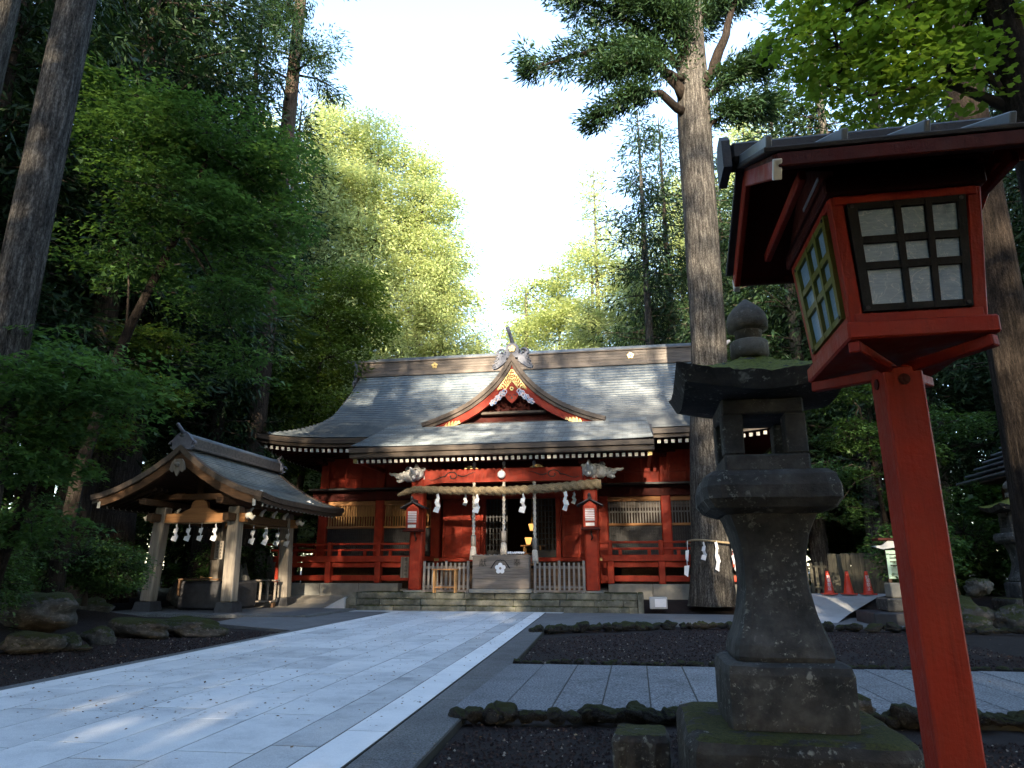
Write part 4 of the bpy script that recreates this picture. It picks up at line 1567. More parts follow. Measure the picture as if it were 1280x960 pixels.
# altar table with two lit paper lamps deep in the hall
at = thing('altar_table', (-4.1, 28.2, 1.6), 'small wooden altar table inside the dark hall', 'table')
box('top', M_wood_or_x, at, -4.55, -3.6, 28.0, 28.5, 2.2, 2.26)
for xx in (-4.4, -3.75):
    box('leg', M_wood_or, at, xx - .04, xx + .04, 28.05, 28.12, 1.6, 2.195)
    box('leg', M_wood_or, at, xx - .04, xx + .04, 28.38, 28.45, 1.6, 2.195)
box('rail', M_wood_or_x, at, -4.4, -3.75, 28.06, 28.11, 1.9, 1.95)
t = NT('lamp_glow')
em = t.n('Emission'); em.inputs[0].default_value = (1, .5, .13, 1); em.inputs[1].default_value = .32
t.l(em.outputs[0], t.out.inputs[0])
M_glow = t.m
for (x, y, z, lab) in ((-4.25, 28.2, 2.265, 'lit yellow paper lamp standing on the altar table'), (-4.2, 28.9, 2.85, 'lit yellow hanging lamp above the altar table')):
    root = thing('paper_lamp', (x, y, z), lab, 'lamp')
    MB().lathe([(.08, 0), (.12, .14), (.15, .26), (.14, .27)], (x, y, z + .02), 12).build('shade', M_glow, root)
    MB().lathe([(.09, -.02), (.1, 0.01), (.06, .02)], (x, y, z), 12).build('foot', M_gold, root)
    if z > 2.5:
        MB().tube([(x, y, z + .28), (x, y, 5.3)], .01, 5).build('chain', M_gold, root)

# ------------------------------------------------------------------ wash house
KX, KY0, KY1 = -13.42, 18.6, 24.4
kio = thing('wash_house', (KX, 21.5, 0), 'open wooden wash house with curved shingle roof left of the shrine', 'pavilion')
KP = [(0, 4.93), (.35, 4.62), (.8, 4.28), (1.4, 3.90), (2.0, 3.60), (2.5, 3.42), (2.82, 3.34)]


def kp_at(t):
    seg = [0]
    for a, b_ in zip(KP, KP[1:]):
        seg.append(seg[-1] + math.dist(a, b_))
    s = t * seg[-1]
    for i in range(len(KP) - 1):
        if s <= seg[i + 1] + 1e-9:
            q = (s - seg[i]) / (seg[i + 1] - seg[i])
            return KP[i][0] + (KP[i + 1][0] - KP[i][0]) * q, KP[i][1] + (KP[i + 1][1] - KP[i][1]) * q
    return KP[-1]


for sgn in (-1, 1):
    b = MB()
    rows = []
    nn = 24
    for i in range(nn):
        for t, dz in ((i / nn, .004), ((i + 1) / nn, .03)):
            x, z = kp_at(t)
            rows.append([(KX + sgn * x, KY0 + (KY1 - KY0) * q, z + dz + .12 * abs(2 * q - 1) ** 4 * t) for q in np.linspace(0, 1, 21)])
    b.grid(rows, flip=sgn < 0)
    kr = b.build('roof', M_roof2, kio, (KX, KY0, 3.4))
    # underside and eave board
    b = MB()
    rows = [[(KX + sgn * kp_at(t)[0], y, kp_at(t)[1] - .13 + .1 * (1 if y in (KY0 + .1, KY1 - .1) else 0) * t) for y in (KY0 + .1, KY0 + 1, KY1 - 1, KY1 - .1)] for t in np.linspace(0, .97, 8)]
    b.grid(rows, flip=sgn > 0)
    b.build('roof_boards', M_wood_dark, kio)
    ys = np.linspace(KY0, KY1, 21)
    b = MB()
    for (xa, xb, za, zb) in ((2.84, 2.62, -.12, .03), (2.77, 2.55, -.24, -.124)):
        rows = []
        for y in ys:
            l_ = .12 * abs(2 * (y - KY0) / (KY1 - KY0) - 1) ** 4
            rows.append([(KX + sgn * xa, y, 3.34 + za + l_), (KX + sgn * xa, y, 3.34 + zb + l_), (KX + sgn * xb, y, 3.40 + zb + l_), (KX + sgn * xb, y, 3.40 + za + l_), (KX + sgn * xa, y, 3.34 + za + l_)])
        b.grid(rows)
        b.add(rows[0][:4], [[0, 1, 2, 3]]); b.add(rows[-1][:4], [[0, 1, 2, 3]])
    b.build('eave_board', M_fascia, kio)
    me = MB().bar((0, 0, 0), (-sgn * .025, 0, .008), .075, .085, .003, 1, ).bar((-sgn * .026, 0, .008), (-sgn * 1.6, 0, .55), .07, .08, .003, 0).mesh('rafter', [M_wood_dark, M_white], (0, 0, 0))
    for k in range(19):
        link('rafter', me, kio, (KX + sgn * 2.6, KY0 + .45 + k * (KY1 - KY0 - .9) / 18, 3.15))
    # barge boards: dark outer, pale inner
    for (o0, o1, y0, y1, m, t1) in ((-.03, .13, -.05, .2, M_barge, 1), (.132, .36, .03, .14, M_wood_brown, .93)):
        for ye, fy in ((KY0, 1), (KY1, -1)):
            b = MB()
            rows = []
            for i in range(21):
                t = t1 * i / 20
                x, z = kp_at(t)
                xa, za_ = kp_at(max(t - .01, 0)); xb, zb_ = kp_at(min(t + .01, 1))
                L = math.hypot(xb - xa, zb_ - za_)
                nx, nz_ = (zb_ - za_) / L, -(xb - xa) / L
                k_ = min(1, t / .05)
                q0 = (max(x + nx * o0 * k_, 0), z + nz_ * o0 - (1 - k_) * o0 * .25)
                q1 = (max(x + nx * o1 * k_, 0), z + nz_ * o1 - (1 - k_) * o1 * .25)
                lz = .12 * t
                rows.append([(KX + sgn * q0[0], ye + fy * y0, q0[1] + lz), (KX + sgn * q1[0], ye + fy * y0, q1[1] + lz), (KX + sgn * q1[0], ye + fy * y1, q1[1] + lz), (KX + sgn * q0[0], ye + fy * y1, q0[1] + lz), (KX + sgn * q0[0], ye + fy * y0, q0[1] + lz)])
            b.grid(rows)
            b.add(rows[-1][:4], [[0, 1, 2, 3]])
            b.build('barge_board', m, kio)
    box('barge_cap', M_white, kio, *sorted((KX + sgn * 2.50, KX + sgn * 2.60)), KY0 + .022, KY0 + .028, 3.10, 3.30, .002)
kg = box('ridge', M_ridge, kio, KX - .2, KX + .2, KY0 + .1, KY1 - .1, 4.88, 5.22, .015)
MB().tube([(KX, KY0 + .0, 5.30), (KX, KY0 + .3, 5.25), (KX, KY1 - .3, 5.25), (KX, KY1, 5.3)], .11, 12).build('ridge_cap', M_ridgecap, kg)
box('ridge_base', M_ridge, kg, KX - .3, KX + .3, KY0 + .05, KY1 - .05, 4.86, 4.93, .012)
for ye, fy in ((KY0, 1), (KY1, -1)):
    b = MB()
    b.prism([(KX + x, ye, z) for x, z in [(-.3, 4.82), (-.34, 5.1), (-.22, 5.25), (-.1, 5.36), (.1, 5.36), (.22, 5.25), (.34, 5.1), (.3, 4.82)]], (0, fy * .12, 0))
    for sgn in (-1, 1):
        b.tube([(KX + sgn * (.33 + .1 * math.cos(a)), ye + fy * .05, 4.98 + .1 * math.sin(a)) for a in np.linspace(0, 5.5, 14)], np.linspace(.05, .025, 14), 6)
    b.tube([(KX, ye + fy * .1, 5.3), (KX, ye - fy * .12, 5.42), (KX, ye - fy * .3, 5.55)], [.07, .06, .05], 10)
    b.build('ridge_end_tile', M_oni, kg)
# gable ends: pendant, beams, frog-leg strut, pale bracket noses
for ye, fy in ((KY0, 1), (KY1, -1)):
    y = ye - fy * .075
    b = MB().prism([(KX + x, y, z) for x, z in [(-.12, 4.52), (-.2, 4.42), (-.26, 4.2), (-.16, 4.12), (-.1, 4.18), (0, 4.0), (.1, 4.18), (.16, 4.12), (.26, 4.2), (.2, 4.42), (.12, 4.52)]], (0, fy * .06, 0))
    b.tube([(KX, y - fy * .0, 4.35), (KX, y - fy * .07, 4.35)], .07, 12)
    b.build('pendant', M_wood_post, kio)
px0, px1, py0, py1 = -14.72, -12.16, 19.9, 23.2
for (x, y) in ((px0, py0), (px1, py0), (px0, py1), (px1, py1)):
    ix, iy = (.07 if x == px0 else -.07), (.05 if y == py0 else -.05)
    MB().bar((x - ix, y - iy, .36), (x + ix * .4, y + iy * .4, 3.2), .36, .36, .03, upv=(0, 1, 0)).build('post', M_wood_post, kio)
    b = MB()
    for (h0, h1, z0, z1) in ((.30, .25, .06, .36),):
        V = [(x - ix + sx * h, y - iy + sy * h, z) for (h, z) in ((h0, z0), (h1, z1)) for sx, sy in ((-1, -1), (1, -1), (1, 1), (-1, 1))]
        b.add(V, [[3, 2, 1, 0], [4, 5, 6, 7], [0, 1, 5, 4], [1, 2, 6, 5], [2, 3, 7, 6], [3, 0, 4, 7]])
    b.build('post_stone', M_blackstone, kio)
for y in (py0, py1):
    MB().box(px0 - .35, px1 + .35, y - .11, y + .11, 2.72, 3.0, .02).build('tie_beam', M_wood_or_x, kio)
    poly = [(-.62, 3.005), (-.45, 3.1), (-.3, 3.16), (-.25, 3.35), (-.12, 3.42), (.12, 3.42), (.25, 3.35), (.3, 3.16), (.45, 3.1), (.62, 3.005)]
    MB().prism([(KX + a, y - .07, z) for a, z in poly], (0, .14, 0)).build('frog_leg_strut', M_wood_or_x, kio)
    MB().box(KX - 1.9, KX + 1.9, y - .1, y + .1, 3.43, 3.62, .02).build('upper_beam', M_wood_brown, kio)
    MB().box(KX - .12, KX + .12, y - .1, y + .1, 3.625, 4.7, .02).build('king_strut', M_wood_brown, kio)
    for x in (px0 - .36, px1 + .36, KX - 1.92, KX + 1.92):
        s = 1 if x > KX else -1
        z = 2.86 if x in (px0 - .36, px1 + .36) else 3.52
        MB().tube([(x, y, z + .04), (x + s * .1, y, z + .08), (x + s * .2, y, z - .02), (x + s * .26, y, z + .06)], [.11, .10, .07, .03], 8).build('bracket_nose', M_white, kio)
for x in (px0, px1):
    MB().box(x - .1, x + .1, py0 - .6, py1 + .6, 2.74, 2.98, .02).build('side_beam', M_wood_brown, kio)
    MB().box(x - .12, x + .12, KY0 + .3, KY1 - .3, 3.22, 3.4, .02).build('wall_plate', M_wood_brown, kio)
    for y in np.linspace(py0 + .5, py1 - .5, 4):
        MB().tube([(x + .1, y, 2.99), (x + .14, y, 3.1), (x + .26, y, 3.2)], [.07, .06, .03], 8).build('bracket_nose', M_white, kio)
MB().box(KX - .1, KX + .1, KY0 + .3, KY1 - .3, 4.66, 4.84, .02).build('ridge_purlin', M_wood_brown, kio)
setp(box('wash_house_slab', M_band, None, -16.0, -9.15, 19.0, 24.6, -.05, .07, .02), 'low dark stone slab under the wash house', 'stone slab')
for i, (x, lab) in enumerate(((-14.05, 'leftmost paper streamer on the wash house front'), (-13.62, 'second paper streamer on the wash house front'), (-13.2, 'third paper streamer on the wash house front'), (-12.72, 'paper streamer beside the wash house front right post'))):
    o = link('paper_streamer', shide_mesh(.5, .18) if i == 0 else SHK, None, (x, 19.75, 2.66))
    if i == 0: SHK = o.data
    o.rotation_euler = (0, 0, random.uniform(-.6, .6))
    setp(o, lab, 'paper streamer', 'paper streamers on the wash house')
for i, (y, lab) in enumerate(((20.7, 'sunny paper streamer nearest the front on the wash house side'), (21.5, 'second sunny paper streamer on the wash house side'), (22.3, 'third sunny paper streamer on the wash house side'), (23.0, 'paper streamer at the wash house rear right post'))):
    o = link('paper_streamer', SHK, None, (-12.0, y, 2.64))
    o.rotation_euler = (0, 0, random.uniform(-.6, .6))
    o.scale = (1.15, 1, 1.1)
    setp(o, lab, 'paper streamer', 'paper streamers on the wash house')
b = MB()
b.tube([(px0, 19.75, 2.72), (KX, 19.73, 2.68), (px1, 19.75, 2.72)], .012, 6)
b.tube([(-12.0, py0, 2.70), (-12.0, 21.5, 2.66), (-12.0, py1, 2.70)], .012, 6)
setp(b.build('thin_cord', M_rope), 'thin straw cord carrying paper streamers on the wash house', 'cord')
# water basin
ba = thing('water_basin', (KX, 21.5, .07), 'dark stone water basin inside the wash house', 'basin')
b = MB()
b.box(KX - .95, KX + .75, 20.6, 22.5, .07, .95, .08)
b.build('trough', M_blackstone, ba)
box('water', flat('basin_water', (.01, .012, .012), .05, .6), ba, KX - .8, KX + .6, 20.75, 22.35, .951, .956, .001)
box('ladle_rack', M_wood_brown, ba, KX - .9, KX + .9, 20.5, 20.58, .98, 1.03, .006)
for xx in (KX - .85, KX + .85):
    box('rack_foot', M_wood_brown, ba, xx - .03, xx + .03, 20.5, 20.58, .5, .975, .006)
b = MB()
b.tube([(KX - .1, 20.52, 1.05), (KX + .35, 20.4, 1.06)], .012, 6)
b.lathe([(.045, 0), (.045, .07)], (KX - .12, 20.54, 1.04), 10)
setp(b.build('ladle', M_wood_or), 'wooden ladle lying on the basin rack', 'ladle')
o = link('boulder', ROCKS_P[2], None, (KX - .2, 22.9, .6)); o.scale = (.35, .3, 1.3)
setp(o, 'upright dark rock behind the water basin', 'rock')
o = link('boulder', ROCKS_P[3], None, (KX - 1.35, 21.6, .5)); o.scale = (.5, .5, .7)
setp(o, 'rounded dark rock left of the water basin', 'rock')
sg_ = thing('hanging_sign', (-13.45, 21.0, 1.9), 'small pale hanging box sign inside the wash house', 'sign')
box('board', M_wood_post, sg_, -13.42, -13.12, 20.9, 20.95, 1.62, 2.2, .006)
box('side', M_wood_brown, sg_, -13.55, -13.425, 20.9, 21.1, 1.6, 2.22, .006)
for i in range(2):
    for j in range(5):
        text('character', '手水舎作法清浄水口左'[i * 5 + j], .085, (-13.2 - i * .12, 20.896, 2.1 - j * .1), sg_, M_black)
MB().tube([(-13.3, 20.95, 2.2), (-13.3, 20.95, 2.8)], .008, 5).build('hanger', M_black, sg_)
# bench beside the rear post
bn = thing('slat_bench', (-12.6, 22.9, .07), 'low wooden rack with slats beside the wash house basin', 'rack')
box('top', M_wood_post, bn, -13.0, -12.05, 22.5, 22.8, .92, .97, .008)
for xx in (-12.92, -12.66, -12.4, -12.12):
    box('slat', M_wood_post, bn, xx - .04, xx + .04, 22.62, 22.66, .3, .915, .006)
box('shelf', M_wood_post, bn, -13.05, -12.1, 22.4, 22.8, .24, .29, .008)
for xx in (-12.95, -12.15):
    box('leg', M_wood_brown, bn, xx - .05, xx + .05, 22.55, 22.7, .07, .235, .006)


def plank_fence(name, lab, p0, p1, z0, h, pw_, m, gap=.006, cat='fence', picket=False):
    root = thing(name, (p0[0], p0[1], z0), lab, cat)
    d = Vector((p1[0] - p0[0], p1[1] - p0[1], 0))
    L = d.length
    d.normalize()
    ang = math.atan2(d.y, d.x)
    me = MB().box(-pw_ / 2, pw_ / 2, -.012, .012, 0, h, .005).mesh('board', m, (0, 0, 0))
    n = int(L / (pw_ + gap))
    for i in range(n):
        q = Vector(p0 + (z0,)) + d * ((pw_ + gap) * (i + .5))
        o = link('board', me, root, q)
        o.rotation_euler = (random.uniform(-.01, .01), random.uniform(-.008, .008), ang + random.uniform(-.03, .03))
        o.scale = (1, 1, random.uniform(.98, 1.02))
    nrm = Vector((-d.y, d.x, 0)) * .035
    for zz in (.2, .85):
        MB().bar(Vector(p0 + (z0 + h * zz,)) + nrm, Vector(p1 + (z0 + h * zz,)) + nrm, .035, .08, .006).build('rail', m, root)
    return root


plank_fence('board_fence', 'pale board fence behind the wash house', (-17.2, 28.0), (-15.55, 28.0), .4, 1.65, .13, M_fence)
plank_fence('board_fence', 'lower pale board fence nearest the hall veranda', (-15.5, 28.05), (-14.2, 28.05), .4, 1.45, .13, M_fence)
plank_fence('board_fence', 'dark board fence behind the traffic cones', (6.4, 25.6), (9.6, 25.6), .5, 1.33, .14, M_fence_dark)
plank_fence('picket_fence', 'low picket fence left of the dark board fence', (4.6, 25.7), (6.38, 25.7), .5, 1.05, .1, M_fence_dark, .07)

# ------------------------------------------------------------------ traffic cones
for x, txt, lab in ((6.0, True, 'left traffic cone with white lettering'), (6.58, False, 'plain red traffic cone in the middle'), (7.16, True, 'right traffic cone with white lettering')):
    root = thing('traffic_cone', (x, 24.2, .54), lab, 'traffic cone', 'red traffic cones in front of the dark fence')
    bz = .542
    MB().lathe([(.165, .04), (.15, .05), (.05, .66), (.045, .70), (.03, .715), (.02, .70)], (x, 24.2, bz), 24).build('cone', M_cone, root)
    box('base', M_cone, root, x - .21, x + .21, 24.0, 24.4, bz, bz + .04, .02)
    if txt:
        for i, ch in enumerate('駐車禁止'):
            zz = .52 - i * .115
            rr = .05 + (.66 - zz) / .61 * .10
            o = text('character', ch, .125, (x, 24.2 - rr - .006, bz + zz), root, M_conew, (R(90 - 9), 0, 0), .002)

# ------------------------------------------------------------------ notice board on the right
nb_ = thing('notice_board', (6.5, 19.5, .1), 'pale green notice board on stone base behind the red lantern post', 'sign')
box('panel', mat('notice_green', [(.30, .46, .38), (.38, .54, .45)], 4, .6, .05), nb_, 6.3, 6.9, 19.48, 19.52, 1.08, 1.78, .006)
b = MB()
for i in range(4):
    b.box(6.37, 6.37 + random.uniform(.2, .3), 19.472, 19.478, 1.66 - i * .09, 1.69 - i * .09, .001)
for i in range(9):
    b.box(6.37, 6.37 + random.uniform(.35, .45), 19.472, 19.478, 1.36 - i * .03, 1.37 - i * .03, .001)
b.build('printed_lines', M_black, nb_)
box('picture', M_black, nb_, 6.52, 6.75, 19.471, 19.478, 1.4, 1.52, .001)
for xx in (6.34, 6.86):
    box('post', M_wood_dark, nb_, xx - .04, xx + .04, 19.53, 19.6, .3, 1.95, .006)
box('little_roof', M_reddark, nb_, 6.1, 7.1, 19.3, 19.8, 2.02, 2.08, .01)
box('top_panel', M_paper, nb_, 6.3, 6.9, 19.5, 19.53, 1.84, 2.0, .004)
o = MB()
o.prism([(5.95, 19.35, 1.88), (6.2, 19.35, 1.80), (6.6, 19.35, 1.86), (6.62, 19.35, 1.98), (6.35, 19.35, 2.02), (6.2, 19.35, 1.9)], (0, .12, 0))
o.build('carved_ornament', M_conc, nb_)
box('stone_block', M_hstone, nb_, 6.25, 6.95, 19.3, 19.8, .62, .98, .03)
box('stone_foot', M_lstone, nb_, 6.05, 7.1, 19.1, 19.95, .3, .615, .03)
box('stone_step', M_blackstone, nb_, 5.6, 7.4, 18.7, 20.2, -.02, .295, .03)

# ------------------------------------------------------------------ big red lantern on a post
LX, LY = .865, 2.35
lan = thing('post_lantern', (LX, LY, 0), 'large vermilion wooden lantern on a square post in the foreground', 'lantern')
MB().box(LX - .06, LX + .06, LY - .06, LY + .06, -.05, 1.93, .006).build('post', M_redlamp, lan)
MB().prism([(LX + .018 * math.cos(a), LY - .0605, 1.885 + .018 * math.sin(a)) for a in np.linspace(0, 6.283, 13)[:-1]], (0, -.004, 0)).prism([(LX + .009 * math.cos(a), LY - .065, 1.885 + .009 * math.sin(a)) for a in np.linspace(0, 6.283, 9)[:-1]], (0, -.003, 0)).build('bolt', M_reddark, lan)
MB().prism([(LX - .0605, LY + .018 * math.cos(a), 1.885 + .018 * math.sin(a)) for a in np.linspace(0, 6.283, 13)[:-1]], (-.004, 0, 0)).build('bolt', M_reddark, lan)
hx, hy = .208, .258
MB().box(LX - hx, LX + hx, LY - hy, LY + hy, 1.965, 2.02, .006).build('ledge', M_redlamp, lan)
for sx in (-1, 1):
    for sy in (-1, 1):
        MB().bar((LX + sx * .02, LY + sy * .02, 1.925), (LX + sx * (hx - .015), LY + sy * (hy - .015), 1.945), .035, .036, .004).build('bracket_arm', M_redlamp, lan)
bh, th_ = (.188, .232), (.216, .272)
zb, zt = 2.02, 2.43


def corner(sx, sy, z, inset=0.):
    t = (z - zb) / (zt - zb)
    return Vector((LX + sx * (bh[0] + (th_[0] - bh[0]) * t - inset), LY + sy * (bh[1] + (th_[1] - bh[1]) * t - inset), z))


for sx in (-1, 1):
    for sy in (-1, 1):
        MB().bar(corner(sx, sy, zb + .001, .018), corner(sx, sy, zt, .018), .04, .04, .004, upv=(0, 1, 0)).build('corner_post', M_redlamp, lan)
M_pane = NT('frosted_pane')
_v = M_pane.coord()
_s = M_pane.noise(M_pane.coord((1, 1, 6)), 30, 6, .75)
_f = M_pane.n('TexNoise'); _f.inputs['Scale'].default_value = 9; _f.inputs['Detail'].default_value = 2; _f.inputs['Distortion'].default_value = 3.5
M_pane.l(_v, _f.inputs['Vector'])
_fb = M_pane.ramp(_f.outputs['Fac'], [(.485, (0, 0, 0)), (.5, (.45, .45, .45)), (.515, (0, 0, 0))])
_c = M_pane.ramp(_s, [(.4, (.16, .27, .40)), (.62, (.22, .35, .49)), (.78, (.35, .47, .60))])
_c = M_pane.mix(.4, _c, M_pane.ramp(M_pane.noise(_v, 5, 5), [(.3, (.34, .33, .32)), (.7, (.62, .62, .62))]), 'OVERLAY')
M_pane = M_pane.done(M_pane.mix(_fb, _c, (.55, .66, .74)), .35, .4)
M_frame_sheen = paint('frame_yellow_reflection', (.10, .09, .015), (.17, .15, .03), .45)  # yellow reflection on the side window bars, painted in as olive
M_frame = paint('black_frame', (.006, .006, .007), (.012, .011, .011), .5, .15)


def window(sa, sb, frame_m, nm):
    """sa, sb: corner signs left and right as seen from outside"""
    zb2, zt2 = zb + .035, zt - .03
    A, B, C_, D_ = corner(*sa, zb2), corner(*sb, zb2), corner(*sb, zt2), corner(*sa, zt2)
    out = ((B - A).cross(D_ - A)).normalized()
    ea = .105
    A, B, C_, D_ = [p for p in (A.lerp(B, ea), B.lerp(A, ea), C_.lerp(D_, ea), D_.lerp(C_, ea))]

    def Q(s, t, o=0.):
        return A.lerp(B, s).lerp(D_.lerp(C_, s), t) + out * o
    wnd = None
    S = [0, .09, .38, .46, .64, .72, .94, 1.0]
    cols_ = [(.085, .40), (.455, .66), (.715, .93)]
    rows_ = [(.06, .38), (.445, .62), (.685, .94)]
    b = MB()

    def strip(s0, s1, t0, t1, d0, d1):
        V = [Q(s, t, o) for o in (d0, d1) for (s, t) in ((s0, t0), (s1, t0), (s1, t1), (s0, t1))]
        b.add(V, [[0, 3, 2, 1], [4, 5, 6, 7], [0, 1, 5, 4], [1, 2, 6, 5], [2, 3, 7, 6], [3, 0, 4, 7]])
    xs = [0, .085, .40, .455, .66, .715, .93, 1]
    ts = [0, .06, .38, .445, .62, .685, .94, 1]
    for k in (0, 2, 4, 6):
        strip(xs[k], xs[k + 1], 0, 1, -.012, .010)
    for k in (0, 2, 4, 6):
        for c0, c1 in cols_:
            strip(c0 + .001, c1 - .001, ts[k], ts[k + 1], -.010, .0085)
    fr = b.build(nm, frame_m, lan)
    for c0, c1 in cols_:
        for t0, t1 in rows_:
            b = MB()
            V = [Q(s, t, o) for o in (-.008, -.003) for (s, t) in ((c0, t0), (c1, t0), (c1, t1), (c0, t1))]
            b.add(V, [[0, 3, 2, 1], [4, 5, 6, 7], [0, 1, 5, 4], [1, 2, 6, 5], [2, 3, 7, 6], [3, 0, 4, 7]])
            b.build('pane', M_pane, fr)
    for s in (.04, .96):
        for t in (.03, .97):
            p = Q(s, t, .0101)
            MB().prism([p + (B - A).normalized() * .006 * math.cos(a) + (D_ - A).normalized() * .006 * math.sin(a) for a in np.linspace(0, 6.283, 9)[:-1]], out * .003).build('screw', M_blackstone, fr)


window((-1, -1), (1, -1), M_frame, 'window_frame')
window((-1, 1), (-1, -1), M_frame_sheen, 'window_frame')
window((1, -1), (1, 1), M_frame, 'window_frame')
window((1, 1), (-1, 1), M_frame, 'window_frame')
bb = MB()
for (sa, sb) in (((-1, -1), (1, -1)), ((-1, 1), (-1, -1)), ((1, -1), (1, 1)), ((1, 1), (-1, 1))):
    pass
MB().box(LX - .232, LX + .232, LY - .29, LY + .29, zt + .001, zt + .06, .006).build('head_frame', M_reddark, lan)
for sx in (-1, 1):
    MB().bar(corner(sx, -1, zb + .016, .01), corner(sx, 1, zb + .016, .01), .03, .03, .003).build('sill_rail', M_redlamp, lan)
    MB().bar(corner(sx, -1, zt - .016, .01), corner(sx, 1, zt - .016, .01), .03, .03, .003).build('head_rail', M_redlamp, lan)
for sy in (-1, 1):
    MB().bar(corner(-1, sy, zb + .016, .01), corner(1, sy, zb + .016, .01), .03, .03, .003).build('sill_rail', M_redlamp, lan)
    MB().bar(corner(-1, sy, zt - .016, .01), corner(1, sy, zt - .016, .01), .03, .03, .003).build('head_rail', M_redlamp, lan)
# roof: ridge along x
RX0, RX1, RYC, RH = .43, 1.31, 2.33, .44
ze, zrg = 2.47, 2.70
for sy in (-1, 1):
    MB().bar((LX, RYC + sy * .005, zrg), (LX, RYC + sy * RH, ze), RX1 - RX0 - .05, .022, .004).build('roof_board', M_reddark, lan)  # underside shade carried by the dark paint
    MB().bar((LX, RYC, zrg + .022), (LX, RYC + sy * (RH + .015), ze + .022), RX1 - RX0, .016, .003).build('roof_sheet', M_blackstone, lan)
    MB().box(RX0 + .03, RX1 - .03, RYC + sy * RH - .012, RYC + sy * RH + .012, ze - .035, ze + .012, .004).build('eave_board', M_reddark, lan)
    for x in (RX0 + .01, RX0 + .22, RX0 + .44, RX0 + .66, RX1 - .01):
        MB().bar((x, RYC, zrg + .045), (x, RYC + sy * (RH + .02), ze + .045), .018, .035, .003).build('roof_batten', M_ridgecap, lan)
    for x in (RX0 + .03, RX1 - .03):
        MB().bar((x, RYC, zrg - .03), (x, RYC + sy * (RH - .015), ze - .028), .022, .055, .004).build('barge_board', M_redlamp, lan)
        MB().bar((x, RYC + sy * (RH - .0145), ze - .029), (x, RYC + sy * (RH + .004), ze - .040), .024, .06, .002).build('board_end', M_white, lan)
MB().box(RX0 - .03, RX1 + .03, RYC - .05, RYC + .05, zrg + .02, zrg + .10, .015).build('ridge', M_blackstone, lan)
MB().prism([(RX0 - .031, RYC + y, z) for y, z in [(-.075, zrg - .02), (-.07, zrg + .09), (-.03, zrg + .13), (.03, zrg + .13), (.07, zrg + .09), (.075, zrg - .02)]], (-.03, 0, 0)).build('ridge_end', M_blackstone, lan)
for sx in (-1, 1):
    xx = LX + sx * .22
    MB().prism([(xx, RYC - .3, zt + .062), (xx, RYC + .3, zt + .062), (xx, RYC, zrg - .02)], (-sx * .015, 0, 0)).build('gable_board', M_reddark, lan)
    MB().box(LX + sx * .3 - .012, LX + sx * .3 + .012, RYC - .3, RYC + .3, zt + .04, zt + .075, .004).build('cross_beam', M_redlamp, lan)
MB().bar((LX - .2495, RYC - .28, zt + .052), (LX - .2495, RYC - .08, zt + .052), .004, .012, .001).build('white_label', M_white, lan)

# ------------------------------------------------------------------ stone lanterns
def sqtaper(b, cx, cy, prof, mi=0, seg=6, rough_=.008, seed=0, bow=0.0):
    """square loft through (half, z) with subdivided sides and chipped surface"""
    rows = []
    rnd = random.Random(seed)
    for (h, z) in prof:
        row = []
        for k in range(4 * seg):
            side, q = divmod(k, seg)
            t = -1 + 2 * q / seg
            bx = 1 - bow * (1 - t * t)
            p = [(t, -bx), (bx, t), (-t, bx), (-bx, -t)][side]
            cut = .94 if q == 0 else 1
            n_ = mnoise.noise(Vector((p[0] * 3 + seed, p[1] * 3, z * 6))) * rough_
            row.append((cx + p[0] * (h * cut + n_), cy + p[1] * (h * cut + n_), z + rnd.uniform(-.2, .2) * rough_))
        row.append(row[0])
        rows.append(row)
    b.grid(rows)
    b.add(rows[0][:-1], [list(range(4 * seg))[::-1]], mi)
    b.add(rows[-1][:-1], [list(range(4 * seg))], mi)
    return b


